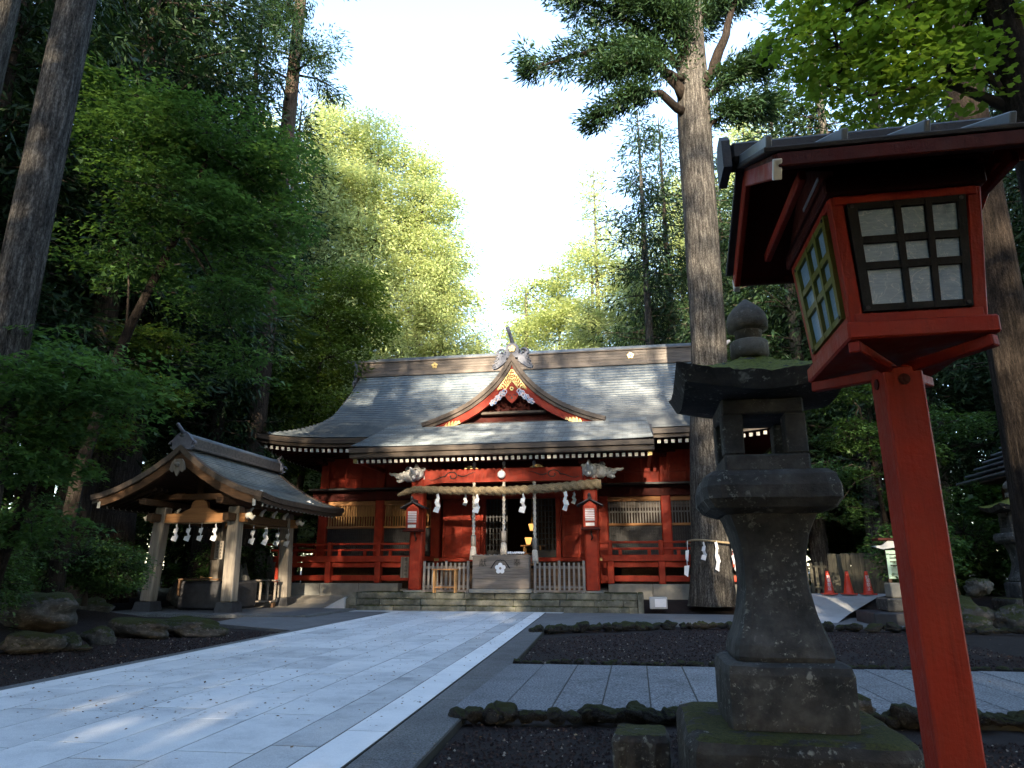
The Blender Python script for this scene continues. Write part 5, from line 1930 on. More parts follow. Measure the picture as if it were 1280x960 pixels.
def stone_lantern(cx, cy, z0, s, label, seed=0):
    root = thing('stone_lantern', (cx, cy, z0), label, 'stone lantern')

    def z(v): return z0 + v * s

    def T(prof): return [(h * s, z(v)) for h, v in prof]
    sqtaper(MB(), cx, cy, T([(.56, -.05), (.57, .05), (.565, .42), (.545, .47), (.50, .485)]), seed=seed + 1, rough_=.016 * s, seg=10).build('foundation', M_lfound, root)
    sqtaper(MB(), cx, cy, T([(.33, .487), (.335, .52), (.335, .76), (.325, .80), (.29, .815)]), seed=seed + 2, rough_=.01 * s, seg=8).build('base', M_lstone, root)
    pr = [(.255, .816), (.265, .84), (.255, .90), (.225, .98), (.195, 1.08), (.178, 1.2), (.176, 1.3), (.185, 1.4), (.205, 1.5), (.235, 1.58), (.25, 1.61)]
    sqtaper(MB(), cx, cy, T(pr), seed=seed + 3, rough_=.012 * s, seg=8).build('shaft', M_lstone, root)
    pr = [(.27, 1.612), (.34, 1.64), (.375, 1.69), (.38, 1.76), (.365, 1.82), (.33, 1.85)]
    sqtaper(MB(), cx, cy, T(pr), seed=seed + 4, rough_=.012 * s, seg=8).build('platform', M_lstone, root)
    # fire box with four openings
    fb = MB()
    h, zb_, zt_ = .24 * s, z(1.852), z(2.29)
    wz0, wz1, ww = z(1.955), z(2.195), .118 * s
    fb.box(cx - h, cx + h, cy - h, cy + h, zb_, wz0, .012)
    fb.box(cx - h * .98, cx + h * .98, cy - h * .98, cy + h * .98, wz1, zt_, .012)
    for sx in (-1, 1):
        for sy in (-1, 1):
            x0_, x1_ = sorted((cx + sx * ww, cx + sx * h * .99)); y0_, y1_ = sorted((cy + sy * ww, cy + sy * h * .99))
            fb.box(x0_, x1_, y0_, y1_, wz0 + .001, wz1 - .001, .008)
    fb.build('fire_box', M_lstone, root)
    # roof with swept corners: grid patch
    rb = MB()
    n = 44 if s < 1.05 else 16
    R0 = .50 * s

    def top(a, c):
        m = max(abs(a), abs(c))
        k = (abs(a) * abs(c)) ** 1.5
        return z(2.66) - .27 * s * m ** .75 + .075 * s * k

    def bot(a, c):
        k = (abs(a) * abs(c)) ** 1.5
        return z(2.292) + .07 * s * k
    grid_t = [[(cx + R0 * a, cy + R0 * c, top(a, c) + .012 * s * mnoise.noise(Vector((a * 4 + seed, c * 4, 0))) + .010 * s * mnoise.noise(Vector((a * 13 + seed, c * 13, 0))) + .006 * s * mnoise.noise(Vector((a * 31 + seed, c * 31, 0)))) for a in np.linspace(-1, 1, n + 1)] for c in np.linspace(-1, 1, n + 1)]
    grid_b = [[(cx + R0 * .90 * a, cy + R0 * .90 * c, bot(a, c)) for a in np.linspace(-1, 1, n + 1)] for c in np.linspace(-1, 1, n + 1)]
    rb.grid(grid_t)
    rb.grid(grid_b, flip=True)
    for (rt_, rb2) in ((grid_t[0], grid_b[0]), (grid_t[-1], grid_b[-1]), ([r_[0] for r_ in grid_t], [r_[0] for r_ in grid_b]), ([r_[-1] for r_ in grid_t], [r_[-1] for r_ in grid_b])):
        rb.grid([rt_, rb2])
    rb.build('roof', M_lmoss, root)
    jw = MB()
    jw.lathe([(.10 * s, 2.60 * s), (.118 * s, 2.62 * s), (.118 * s, 2.71 * s), (.105 * s, 2.72 * s)], (cx, cy, z0), 16)
    jw.lathe([(.08 * s, 2.721 * s), (.085 * s, 2.78 * s), (.09 * s, 2.785 * s)], (cx, cy, z0), 16)
    jw.build('jewel_stand', M_lwarm, root)
    MB().lathe([(.09 * s, 2.786 * s), (.125 * s, 2.80 * s), (.13 * s, 2.85 * s), (.118 * s, 2.90 * s), (.085 * s, 2.945 * s), (.04 * s, 2.985 * s), (.012 * s, 3.01 * s)], (cx, cy, z0), 20).build('jewel', M_lwarm, root)
    return root


stone_lantern(.78, 4.42, 0, 1.0, 'tall weathered stone lantern with mossy roof in the foreground', 3)
stone_lantern(9.25, 19.1, .1, 1.12, 'distant stone lantern at the right edge beside the rockery', 11)
sqtaper(MB(), -.02, 5.0, [(.17, -.05), (.18, .25), (.16, .29)], seed=5, rough_=.02, seg=8).build('mossy_block', M_lfound)
setp(bpy.data.objects['mossy_block'], 'low mossy stone block left of the foreground stone lantern', 'stone block')
for i, (x, y, z, r, sz, lab) in enumerate([(7.55, 18.7, .25, .75, (1, .9, .8), 'large mossy rock of the rockery behind the red post'), (8.1, 18.9, .9, .45, (1.2, .8, .7), 'grey lichen rock on top of the rockery'), (7.5, 18.1, .12, .35, (1, .9, .8), 'small pale rock at the foot of the rockery'), (8.45, 18.3, .2, .5, (1, .9, .9), 'dark rock of the rockery nearest the far lantern'), (1.75, 7.4, .1, .3, (1.3, .8, .7), 'mossy rock right of the foreground stone lantern')]):
    o = link('boulder', ROCKS_P[i], None, (x, y, z))
    o.scale = (r * sz[0], r * sz[1], r * sz[2])
    o.rotation_euler = (0, 0, i * 1.3)
    setp(o, lab, 'rock')
# small side building at the right edge
sb = thing('small_hall', (11.9, 21.5, 0), 'small building with slate grey roof at the right edge', 'building')
box('body', M_wood_dark, sb, 10.9, 13.6, 20.6, 23, 0, 3.7)
b = MB()
for i in range(7):
    b.bar((10.1 + i * .28, 19.8, 3.86 + i * .22), (10.1 + i * .28, 23.6, 3.86 + i * .22), .33, .05, .01)
b.build('roof_slope', M_ridgecap, sb)
b = MB()
b.prism([(10.3, 20.2, 3.8), (13.8, 20.2, 3.8), (12.1, 20.2, 5.3)], (0, 3, 0))
b.build('gable', M_wood_dark, sb)
box('far_slope', M_ridgecap, sb, 12.1, 13.9, 19.8, 23.6, 5.3, 5.4)

# ------------------------------------------------------------------ trees
def unit(a):
    return a / np.maximum(np.linalg.norm(a, axis=-1, keepdims=True), 1e-6)


def trunk_mesh(pts, rads, n=20, rings=40, groove=.06, flare=.35, seed=0):
    """tapered fluted trunk through control points"""
    P = np.array(pts, float)
    t = np.linspace(0, 1, len(P))
    tt = np.linspace(0, 1, rings) ** 1.15
    C = np.stack([np.interp(tt, t, P[:, i]) for i in range(3)], 1)
    r = np.interp(tt, t, rads)
    h = C[:, 2] - C[0, 2]
    r = r * (1 + flare * np.exp(-h / .8))
    b = MB()
    rows = []
    for i in range(rings):
        row = []
        for k in range(n):
            a = 2 * math.pi * k / n
            g = 1 + groove * mnoise.noise(Vector((math.cos(a) * 2.2 + seed, math.sin(a) * 2.2, h[i] * .15))) + groove * .7 * mnoise.noise(Vector((math.cos(a) * 6 + seed, math.sin(a) * 6, h[i] * .25)))
            g += .12 * math.exp(-h[i] / .6) * math.sin(a * 5 + seed)
            row.append((C[i, 0] + r[i] * g * math.cos(a), C[i, 1] + r[i] * g * math.sin(a), C[i, 2]))
        row.append(row[0])
        rows.append(row)
    b.grid(rows, smooth=True)
    return b


def limb_tube(b, pts, r0, r1, n=6):
    b.tube(pts, np.linspace(r0, r1, len(pts)), n)


def needle_clumps(C, O, per, rad, L, droop=.35, seed=1):
    """C centres, O outward dirs; returns blade arrays"""
    g = np.random.default_rng(seed)
    n = len(C)
    P = np.repeat(C, per, 0)
    O2 = np.repeat(O, per, 0)
    off = g.normal(0, 1, (n * per, 3)) * rad * np.array([1, 1, .6])
    d = unit(unit(off) * .8 + O2 * .7 + g.normal(0, .35, (n * per, 3)) + np.array([0, 0, -droop]))
    P = P + off
    nn = unit(g.normal(0, .6, (n * per, 3)) + np.array([0, 0, 1.]))
    S = L * g.uniform(.6, 1.3, n * per)
    return P, d, nn, S


def conifer(name, label, loc, H, hb, R_, m_leaf, m_bark, nl=95, per=13, L=.34, r0=.42, seed=1, group=None, power=.75, rad=.34, step=.42, dense=1.0, lean=(0, 0)):
    g = np.random.default_rng(seed)
    root = thing(name, loc, label, 'tree', group)
    lx, ly, lz = loc
    top = (lx + lean[0], ly + lean[1], lz + H)
    trunk_mesh([loc, (lx + lean[0] * .5, ly + lean[1] * .5, lz + H * .5), top], [r0, r0 * .62, .03], 16, 26, .07, .3, seed).build('trunk', m_bark, root, loc)
    lb = MB()
    C, O = [], []
    for k in range(nl):
        f = (k + g.uniform()) / nl
        z = hb + (H - hb) * f * .985
        az = g.uniform(0, 6.283)
        Lr = R_ * (1 - f) ** power * g.uniform(.35, 1.25) + .35
        if f < .12: Lr *= .6 + 3 * f
        up = .18 * (1 - f) + g.normal(0, .08)
        pts = []
        m_ = 5
        cx_, cy_ = lx + lean[0] * z / H, ly + lean[1] * z / H
        for q in range(m_):
            s = q / (m_ - 1)
            zz = lz + z + Lr * (up * s - .38 * s * s + .22 * s ** 3)
            pts.append((cx_ + math.cos(az) * Lr * s, cy_ + math.sin(az) * Lr * s, zz))
        limb_tube(lb, pts, .02 + .05 * (1 - f), .012, 5)
        ns = max(2, int(Lr / step * dense))
        for q in range(ns):
            s = .22 + .82 * (q + g.uniform()) / ns
            i0 = min(int(s * (m_ - 1)), m_ - 2)
            w_ = s * (m_ - 1) - i0
            p = np.array(pts[i0]) * (1 - w_) + np.array(pts[i0 + 1]) * w_
            lat = g.normal(0, .22 * Lr * .4 + .1)
            p = p + np.array([-math.sin(az) * lat, math.cos(az) * lat, g.normal(-.08, .16)])
            C.append(p)
            O.append((math.cos(az), math.sin(az), -.1))
    setp(lb.build('limbs', M_twig, root, loc), kind='stuff')
    P, d, nn, S = needle_clumps(np.array(C), np.array(O), per, rad, L, seed=seed)
    me = leaves_mesh('crown', P - np.array(loc), d, nn, S, BLADE, m_leaf)
    link('crown', me, root, loc)
    return root


def place(src, loc, rz, s, label, group=None, sz=None):
    o = copy_tree(src)
    o.location = loc
    o.rotation_euler = (0, 0, rz)
    o.scale = (s, s, sz or s)
    setp(o, label, None, group)
    return o


def broadleaf(name, label, base, trunk_pts, r0, blobs, m_leaf, m_bark, leaves_n, L, tmpl=MAPLE, pads=True, seed=1, flatz=.28, group=None, pad_r=.55, cat='tree', droop=.12, per_pad=46):
    """crown of layered leaf sprays filling a set of ellipsoids (centre, radii)"""
    g = np.random.default_rng(seed)
    root = thing(name, base, label, cat, group)
    tp = [base] + list(trunk_pts)
    if trunk_pts:
        trunk_mesh(tp, np.linspace(r0, r0 * .3, len(tp)), 12, 24, .08, .4, seed).build('trunk', m_bark, root, base)
    lb = MB()
    Ps, Ds, Ns, Ss = [], [], [], []
    vol = np.array([b_[1][0] * b_[1][1] * b_[1][2] for b_ in blobs]) ** .75
    vol /= vol.sum()
    for (c, rr), f in zip(blobs, vol):
        c = np.array(c); rr = np.array(rr)
        npad = max(3, int(leaves_n * f / per_pad))
        # nearest trunk point feeds the limb
        src = min(tp, key=lambda p: (p[0] - c[0]) ** 2 + (p[1] - c[1]) ** 2 + .4 * (p[2] - c[2]) ** 2)
        mid = (np.array(src) + c) / 2 + np.array([0, 0, .25])
        limb_tube(lb, [src, tuple(mid), tuple(c)], max(.02, r0 * .22), .012, 6)
        for _ in range(npad):
            while True:
                v = g.uniform(-1, 1, 3)
                q = np.linalg.norm(v)
                if q <= 1 and q > .25: break
            v = v * (q ** -.35)
            p = c + v * rr * .92
            if g.uniform() < .35:
                limb_tube(lb, [tuple(c), tuple((c + p) / 2 + np.array([0, 0, .05])), tuple(p)], .014, .005, 4)
            outw = unit(np.array([v[0] * rr[0], v[1] * rr[1], .05])[None])[0]
            pr = pad_r * g.uniform(.6, 1.25)
            m_ = int(per_pad * g.uniform(.6, 1.4))
            th = g.uniform(0, 6.283, m_)
            rad_ = pr * np.sqrt(g.uniform(0, 1, m_))
            tilt = g.normal(0, .22, 2)
            ox, oy = rad_ * np.cos(th), rad_ * np.sin(th)
            oz = tilt[0] * ox + tilt[1] * oy - droop * (rad_ / pr) ** 2 + g.normal(0, flatz * pr * .35, m_)
            Ps.append(p + np.stack([ox, oy, oz], 1))
            dd = np.stack([np.cos(th), np.sin(th), np.full(m_, -.35)], 1) * .8 + outw * .6 + g.normal(0, .35, (m_, 3))
            Ds.append(dd)
            Ns.append(np.array([-tilt[0], -tilt[1], 1.]) + g.normal(0, .27, (m_, 3)))
            Ss.append(L * g.uniform(.65, 1.25, m_))
    setp(lb.build('limbs', M_twig, root, base), kind='stuff')
    P = np.concatenate(Ps) - np.array(base)
    me = leaves_mesh('crown', P, np.concatenate(Ds), np.concatenate(Ns), np.concatenate(Ss), tmpl, m_leaf)
    link('crown', me, root, base)
    return root


# --- the sacred cedar right of the hall
GB = (2.32, 23.45, .2)
sc_tree = thing('sacred_cedar', GB, 'huge grey cedar trunk with rope and paper streamers beside the hall', 'tree')
trunk_mesh([GB, (2.5, 23.5, 4), (2.84, 23.7, 9), (3.0, 23.8, 18.5), (3.1, 23.8, 23.5), (3.2, 23.8, 34)], [.66, .60, .60, .60, .47, .1], 56, 90, .09, .12, 4).build('trunk', M_bark_grey, sc_tree, GB)
lb = MB()
g = np.random.default_rng(12)
LIMBS = [  # control points, radius, foliage from fraction, spread
    ([(2.6, 23.5, 18.2), (1.6, 22.9, 18.75), (.6, 22.6, 18.6), (-.2, 22.5, 17.9), (-.95, 22.4, 17.35)], .17, .3, .42),
    ([(2.6, 23.6, 18.9), (1.6, 23.0, 20.3), (.2, 22.6, 20.9), (-1.6, 22.3, 20.4), (-3.2, 22.2, 19.8)], .22, .25, .75),
    ([(2.8, 23.7, 20.0), (1.2, 23.2, 22.0), (-.4, 23, 23.2), (-2.0, 22.8, 23.8)], .2, .2, .9),
    ([(2.7, 23.4, 19.6), (1.5, 22.6, 19.9), (.4, 22.0, 19.5), (-.8, 21.8, 19.2)], .13, .2, .7),
    ([(2.8, 23.5, 21.4), (1.8, 22.6, 22.6), (.8, 22.2, 23.2), (-.4, 22, 23.6)], .13, .15, .9),
    ([(2.9, 23.4, 20.6), (2.2, 22.5, 21.6), (1.6, 21.8, 22.4)], .1, .15, .8),
    ([(3.3, 23.6, 19.2), (4.1, 23.4, 20.7), (4.7, 23.3, 22.4), (5.3, 23.2, 24.6)], .26, .75, .7),
    ([(3.4, 23.6, 18.8), (4.6, 23.3, 19.6), (5.8, 23.1, 19.8)], .12, .3, .6),
    ([(3.4, 23.7, 17.6), (4.4, 23.5, 18.1), (5.6, 23.4, 18.0)], .08, .35, .55),
    ([(3.1, 24, 22.5), (4.2, 24.6, 23.8), (5.4, 25, 24.6)], .14, .2, .9),
    ([(2.9, 23.8, 23.5), (1.4, 23.4, 25.0), (-.6, 23.1, 26.0)], .14, .15, 1.0),
    ([(3.1, 23.4, 24.5), (2.6, 22.4, 25.6), (2.2, 21.6, 26)], .12, .15, 1.0),
    ([(3.2, 23.8, 25.5), (4.4, 23.5, 26.8), (5.8, 23.2, 27.4)], .12, .15, 1.0),
]
C, O = [], []
for pts, r0, f0, sp in LIMBS:
    P_ = np.array(pts)
    tt = np.linspace(0, 1, len(P_))
    f_ = np.linspace(0, 1, 14)
    Q_ = np.stack([np.interp(f_, tt, P_[:, i]) for i in range(3)], 1) + g.normal(0, .05, (14, 3))
    Q_[0] = P_[0]
    lb.tube([tuple(q) for q in Q_], np.linspace(r0, .035 if f0 < 1 else .1, 14), 8)
    if f0 >= 1: continue
    dr = unit((P_[-1] - P_[0])[None])[0]
    for _ in range(int(46 * sp + 10)):
        s = f0 + (1.03 - f0) * g.uniform()
        p = np.array([np.interp(s, tt, P_[:, i]) for i in range(3)]) + g.normal(0, .42 * sp, 3) * np.array([1, 1, .75])
        C.append(p)
        O.append(dr + g.normal(0, .3, 3))
    for _ in range(7):
        s = g.uniform(f0, 1)
        p = np.array([np.interp(s, tt, P_[:, i]) for i in range(3)])
        lb.tube([tuple(p), tuple(p + g.normal(0, .5 * sp, 3))], [.03, .01], 5)
lb.build('limbs', M_bark_dark, sc_tree, GB)
P, d, nn, S = needle_clumps(np.array(C), np.array(O), 120, .23, .25, .25, 5)
link('crown', leaves_mesh('crown', P - np.array(GB), d, nn, S, BLADE, L_cedar), sc_tree, GB)
rl = MB()
ring = [(2.44 + .80 * math.cos(a), 23.48 + .80 * math.sin(a), 2.15 + .05 * math.sin(a * 2)) for a in np.linspace(0, 6.283, 40)]
rl.tube(ring, .035, 8, cap=False)
rr = rl.build('sacred_rope', M_rope)
setp(rr, 'thin straw rope tied round the great cedar trunk', 'rope')
SHC = shide_mesh(.75, .2)
for k, (a, sc2, lab) in enumerate(((-2.75, 1.9, 'long paper streamer at the left side of the great cedar'), (-1.95, 1.0, 'short paper streamer in the middle of the great cedar'), (-1.5, 1.6, 'long paper streamer right of the middle on the great cedar'), (-.85, 1.6, 'paper streamer at the right side of the great cedar'))):
    o = link('paper_streamer', SHC, None, (2.42 + .84 * math.cos(a), 23.48 + .84 * math.sin(a), 2.13))
    o.rotation_euler = (-.06 if sc2 > 1 else 0, 0, a + math.pi / 2)
    o.scale = (.8, 1, sc2 * .72)
    setp(o, lab, 'paper streamer', 'paper streamers on the great cedar')

# --- left foreground trunks
def tall_trunk(label, base, lean, r, H, m_, seed, name='cedar_tree', crown=True):
    root = thing(name, base, label, 'tree')
    top = (base[0] + lean[0], base[1] + lean[1], base[2] + H)
    trunk_mesh([base, tuple((np.array(base) + np.array(top)) / 2), top], [r, r * .8, r * .4], 44, 70, .06, .3, seed).build('trunk', m_, root, base)
    if crown:
        g = np.random.default_rng(seed)
        C, O = [], []
        lb = MB()
        for k in range(34):
            z = H * (.52 + .48 * g.uniform())
            az = g.uniform(0, 6.283)
            Lr = g.uniform(1.8, 4.0)
            p0 = np.array(base) + np.array([lean[0], lean[1], H]) * (z / H)
            e = p0 + np.array([math.cos(az) * Lr, math.sin(az) * Lr, g.uniform(-.9, .4)])
            lb.tube([tuple(p0), tuple((p0 + e) / 2 + np.array([0, 0, .25])), tuple(e)], [.07, .05, .02], 6)
            for _ in range(12):
                s = g.uniform(.35, 1.05)
                C.append(p0 + (e - p0) * s + g.normal(0, .32, 3))
                O.append((math.cos(az), math.sin(az), -.2))
        setp(lb.build('limbs', M_bark_dark, root, base), kind='stuff')
        P, d, nn, S = needle_clumps(np.array(C), np.array(O), 60, .26, .26, .4, seed)
        link('crown', leaves_mesh('crown', P - np.array(base), d, nn, S, BLADE, L_cedar), root, base)
    return root


tall_trunk('straight grey cedar trunk at the upper left, nearest the viewer', (-8.88, 8.08, .5), (.08, .06, 0), .31, 26, M_bark_grey, 31)
tall_trunk('pale trunk cut by the left picture edge', (-12.6, 9.6, .5), (.2, .1, 0), .5, 27, M_bark_grey, 32)
tall_trunk('massive red-brown cedar trunk in shade behind the maples', (-17.9, 21.3, .4), (-.5, -.4, 0), 1.02, 36, M_bark_red, 33)
tall_trunk('dark cedar trunk left of the wash house', (-20.6, 18.6, .4), (.2, 0, 0), .5, 30, M_bark_dark, 34)
tall_trunk('cedar trunk behind the wash house roof', (-16.0, 27.0, .4), (.1, .2, 0), .42, 44, M_bark_red, 35)
tall_trunk('dark grey cedar trunk at right beyond the red lantern', (6.35, 12.45, .0), (.35, -.2, 0), .36, 25, M_bark_dark, 36, crown=False)

# --- maples on the left bank
blobsA = [((-9.6, 12.9, 11.4), (1.5, 1.4, .6)), ((-8.5, 13.6, 10.6), (1.2, 1.3, .5)), ((-8.9, 13.3, 9.0), (1.4, 1.4, .5)), ((-10.3, 12.7, 9.8), (1.4, 1.4, .6)), ((-8.0, 14.0, 9.5), (.7, .9, .35)), ((-9.0, 13.4, 7.3), (1.1, 1.2, .4)), ((-8.4, 13.9, 7.9), (.8, 1.0, .35)), ((-11.2, 12.8, 8.2), (1.1, 1.2, .5)), ((-10.9, 12.4, 10.9), (1.3, 1.3, .6)), ((-8.7, 13.9, 6.0), (.7, .8, .3)), ((-8.4, 14.1, 11.6), (.7, .8, .4)), ((-11.9, 12.4, 12.2), (1.2, 1.1, .5))]
broadleaf('maple_tree', 'tall maple arching over the path left of centre', (-12.3, 13.4, .5), [(-12.0, 13.3, 3.5), (-11.2, 13.1, 6.5), (-10.2, 13.1, 9.0), (-9.6, 13.0, 11)], .17, blobsA, L_maple, M_bark_dark, 25000, .125, seed=3, pad_r=.85, flatz=.10, per_pad=105)
blobsB = [((-8.1, 7.9, 3.75), (.9, .9, .3)), ((-7.6, 8.4, 4.05), (.7, .8, .25)), ((-8.1, 8.4, 3.3), (.7, .7, .22)), ((-8.5, 8.2, 2.7), (.9, .9, .3)), ((-7.25, 8.7, 3.75), (.5, .6, .2)), ((-8.9, 9.0, 4.6), (.8, .9, .3)), ((-9.2, 9.4, 2.0), (.8, .8, .3))]
broadleaf('maple_tree', 'low spreading maple at the left edge in front of the grey trunk', (-9.9, 9.5, .5), [(-9.4, 9.3, 1.8), (-8.7, 8.9, 2.9), (-8.2, 8.6, 3.6)], .09, blobsB, L_maple, M_bark_dark, 13000, .095, seed=5, pad_r=.6, flatz=.10, per_pad=90)
blobsC = [((-16.6, 18.2, 5.4), (1.3, 1.2, .4)), ((-15.8, 18.4, 7.0), (1.4, 1.2, .4)), ((-17.4, 18.0, 4.2), (1.2, 1.0, .35)), ((-17.8, 17.6, 6.0), (1.5, 1.3, .5)), ((-15.0, 18.6, 8.4), (1.2, 1.2, .4)), ((-14.6, 19.2, 6.6), (.9, .9, .3))]
broadleaf('maple_tree', 'yellow-green maple beside the wash house gable', (-18.6, 19.4, .4), [(-18.3, 19.2, 2.4), (-17.4, 18.8, 4.4), (-16.2, 18.5, 6.4)], .12, blobsC, L_maple2, M_bark_dark, 17000, .11, seed=8, pad_r=.8, flatz=.12, per_pad=90)
blobsD = [((-14.2, 29, 8.6), (2.0, 2, 1.2)), ((-13.0, 29.5, 7.0), (1.6, 1.8, 1.0)), ((-15.6, 29, 6.4), (2.0, 1.8, 1.2)), ((-13.8, 29.2, 11), (2.2, 2, 1.4)), ((-16.4, 29, 9.6), (2.2, 2, 1.3)), ((-14.4, 29.4, 4.2), (1.5, 1.4, .8)), ((-15.0, 29.5, 13.2), (2.0, 2, 1.3)), ((-13.4, 30, 14.8), (1.7, 1.8, 1.2)), ((-12.6, 30.2, 12.6), (1.5, 1.6, 1.1))]
broadleaf('broadleaf_tree', 'sun-flecked green tree behind the left end of the hall roof', (-15.2, 29.4, .4), [(-15, 29.3, 4), (-14.6, 29.2, 8), (-14.2, 29.4, 13)], .22, blobsD, L_maple2, M_bark_red, 34000, .17, tmpl=BROAD, seed=9, pad_r=.8)

# --- shrubs on the bank
def shrub(name, label, c, rr, n, m_, L, seed, tmpl=BROAD):
    blobs = [((c[0] + rr[0] * .45 * math.cos(a), c[1] + rr[1] * .45 * math.sin(a), c[2] + rr[2] * (.9 + .25 * math.sin(a * 2.3 + seed))), (rr[0] * .62, rr[1] * .62, rr[2] * .62)) for a in np.linspace(0, 6.28, 6)[:-1]]
    return broadleaf(name, label, c, [(c[0], c[1], c[2] + rr[2] * .6)], .05, blobs, m_, M_twig, n, L, tmpl, seed=seed, pad_r=.2, cat='shrub', per_pad=26, flatz=.8)


shrub('round_shrub', 'large clipped azalea shrub beside the wash house post', (-12.5, 14.6, .5), (1.5, 1.2, 1.0), 15000, L_shrub, .07, 41)
shrub('round_shrub', 'dark shrub at the far left behind the boulders', (-12.0, 11.0, .4), (1.3, 1.0, .85), 12000, L_shrub, .065, 42)
shrub('round_shrub', 'tall shrub in the left bank behind the brown boulder', (-13.4, 13.0, .5), (1.5, 1.1, 1.5), 13000, L_shrub, .07, 43)
shrub('round_shrub', 'leafy shrub behind the wash house basin', (-15.2, 24.8, .3), (1.5, 1.0, 1.3), 7000, L_maple, .1, 44)
shrub('round_shrub', 'shrub left of the wash house slab', (-16.8, 20.0, .3), (1.2, 1.0, 1.2), 7000, L_shrub, .09, 45)
shrub('round_shrub', 'leafy shrub on the rockery behind the red post', (7.3, 20.2, .5), (1.3, 1.0, 1.2), 7000, L_maple, .1, 46)
shrub('round_shrub', 'dark shrub right of the board fence', (9.9, 24.6, .5), (1.6, 1.2, 1.7), 7000, L_shrub, .11, 47)

# --- right side: ginkgo bough, maple sprays
blobsG = [((2.35, 6.6, 6.65), (.55, .5, .38)), ((2.85, 6.4, 6.45), (.6, .5, .4)), ((3.2, 6.3, 5.95), (.55, .5, .38)), ((2.6, 6.5, 5.95), (.5, .45, .32)), ((3.0, 6.5, 7.1), (.7, .6, .45)), ((2.05, 6.75, 6.95), (.4, .4, .3)), ((3.6, 6.4, 6.7), (.6, .6, .5)), ((2.2, 6.7, 6.25), (.3, .3, .2)), ((3.5, 6.5, 7.6), (.9, .9, .6)), ((2.6, 6.7, 7.8), (.8, .8, .5))]
broadleaf('ginkgo_tree', 'bright green ginkgo bough hanging in from the upper right', (3.95, 6.5, 0), [(3.9, 6.4, 3), (3.8, 6.3, 5.4), (3.7, 6.25, 7), (3.6, 6.2, 9.5)], .27, blobsG, L_ginkgo, M_bark_dark, 9500, .075, GINK, seed=14, pad_r=.2, per_pad=22, flatz=.8)
blobsE = [((5.6, 21.0, 4.0), (1.0, .9, .4)), ((5.7, 21.2, 3.0), (.9, .8, .35)), ((7.6, 20.8, 4.5), (1.0, .9, .45)), ((8.0, 21.0, 3.4), (.9, .8, .4)), ((6.6, 21.6, 5.2), (1.2, 1.0, .5)), ((9.0, 21.4, 5.4), (1.1, 1.0, .5)), ((6.2, 22, 6.6), (1.2, 1, .5))]
broadleaf('maple_tree', 'small maple with layered sprays right of the stone lantern', (7.2, 22.0, .5), [(7.2, 21.8, 2), (7.0, 21.6, 4), (6.8, 21.6, 6)], .1, blobsE, L_shrub, M_bark_dark, 11000, .11, seed=15, pad_r=.5)

# --- sunlit conifers beyond the hall
pa = conifer('sunlit_conifer', 'tallest sunlit conifer behind the left of the hall', (-21.8, 42.8, 0), 37, 3, 8.6, L_lit, M_bark_red, 430, 20, .42, .45, 51, 'sunlit conifers beyond the hall', .62, .5, .5)
pb = conifer('sunlit_conifer', 'second sunlit conifer, right of the tallest', (-15.2, 46.0, 0), 33.5, 3, 7.8, L_lit, M_bark_red, 430, 20, .42, .42, 52, 'sunlit conifers beyond the hall', .6, .5, .5)
pcn = conifer('sunlit_conifer', 'slim sunlit conifer right of the gable', (-2.0, 50, 0), 33, 6, 4.6, L_lit, M_bark_grey, 220, 20, .36, .36, 53, 'sunlit conifers beyond the hall', .6, .45, .5)
G_ = 'sunlit conifers beyond the hall'
for src, x, y, s, rz, lab in ((pb, -19.2, 43.5, .97, 1.1, 'sunlit conifer standing between the two tallest'), (pa, -12.6, 44.0, .66, 2.2, 'lower sunlit conifer sloping down to the roof ridge'), (pb, -10.9, 47.5, .56, .4, 'smallest sunlit conifer beside the open sky'), (pa, -25.5, 40, .92, 4.1, 'sunlit conifer half hidden by the left maple'), (pb, -22.5, 36, .62, 3.3, 'bright conifer low behind the wash house'), (pb, -17.5, 37, .55, 5.0, 'bright bushy conifer above the left roof corner'),
                              (pb, -5.2, 52, .74, 2.9, 'rounded pale conifer right of the sky gap'), (pb, -2.6, 47, .6, 4.4, 'low pale conifer below the slim one'), (pa, .8, 46, .62, 5.4, 'pale conifer left of the great cedar trunk'), (pa, -8.4, 56, .66, .9, 'far pale conifer in the sky gap beside the finial'), (pcn, 1.2, 54, .9, 2.0, 'second slim conifer right of the gable'), (pb, 4.5, 50, .95, 1.7, 'broad conifer behind the great cedar trunk'), (pa, 9.5, 48, .95, .3, 'broad conifer right of the great cedar')):
    place(src, (x, y, 0), rz, s, lab, G_)

def lit_round(name, label, pts, rad, n, seed):
    base = (pts[0][0], pts[0][1], 0)
    zz = sorted(p[2] for p in pts)
    tr = [(base[0], base[1], zz[-1] * q) for q in (.35, .7, .95)]
    g = np.random.default_rng(seed)
    blobs = [(p, (rad * g.uniform(.75, 1.25), rad * g.uniform(.75, 1.25), rad * g.uniform(.45, .75))) for p in pts]
    return broadleaf(name, label, base, tr, .3, blobs, L_sunlit, M_bark_grey, int(n * 1.7), .21, BROAD, seed=seed, pad_r=1.0, per_pad=48, flatz=.5, group='sunlit broadleaf trees beyond the hall')


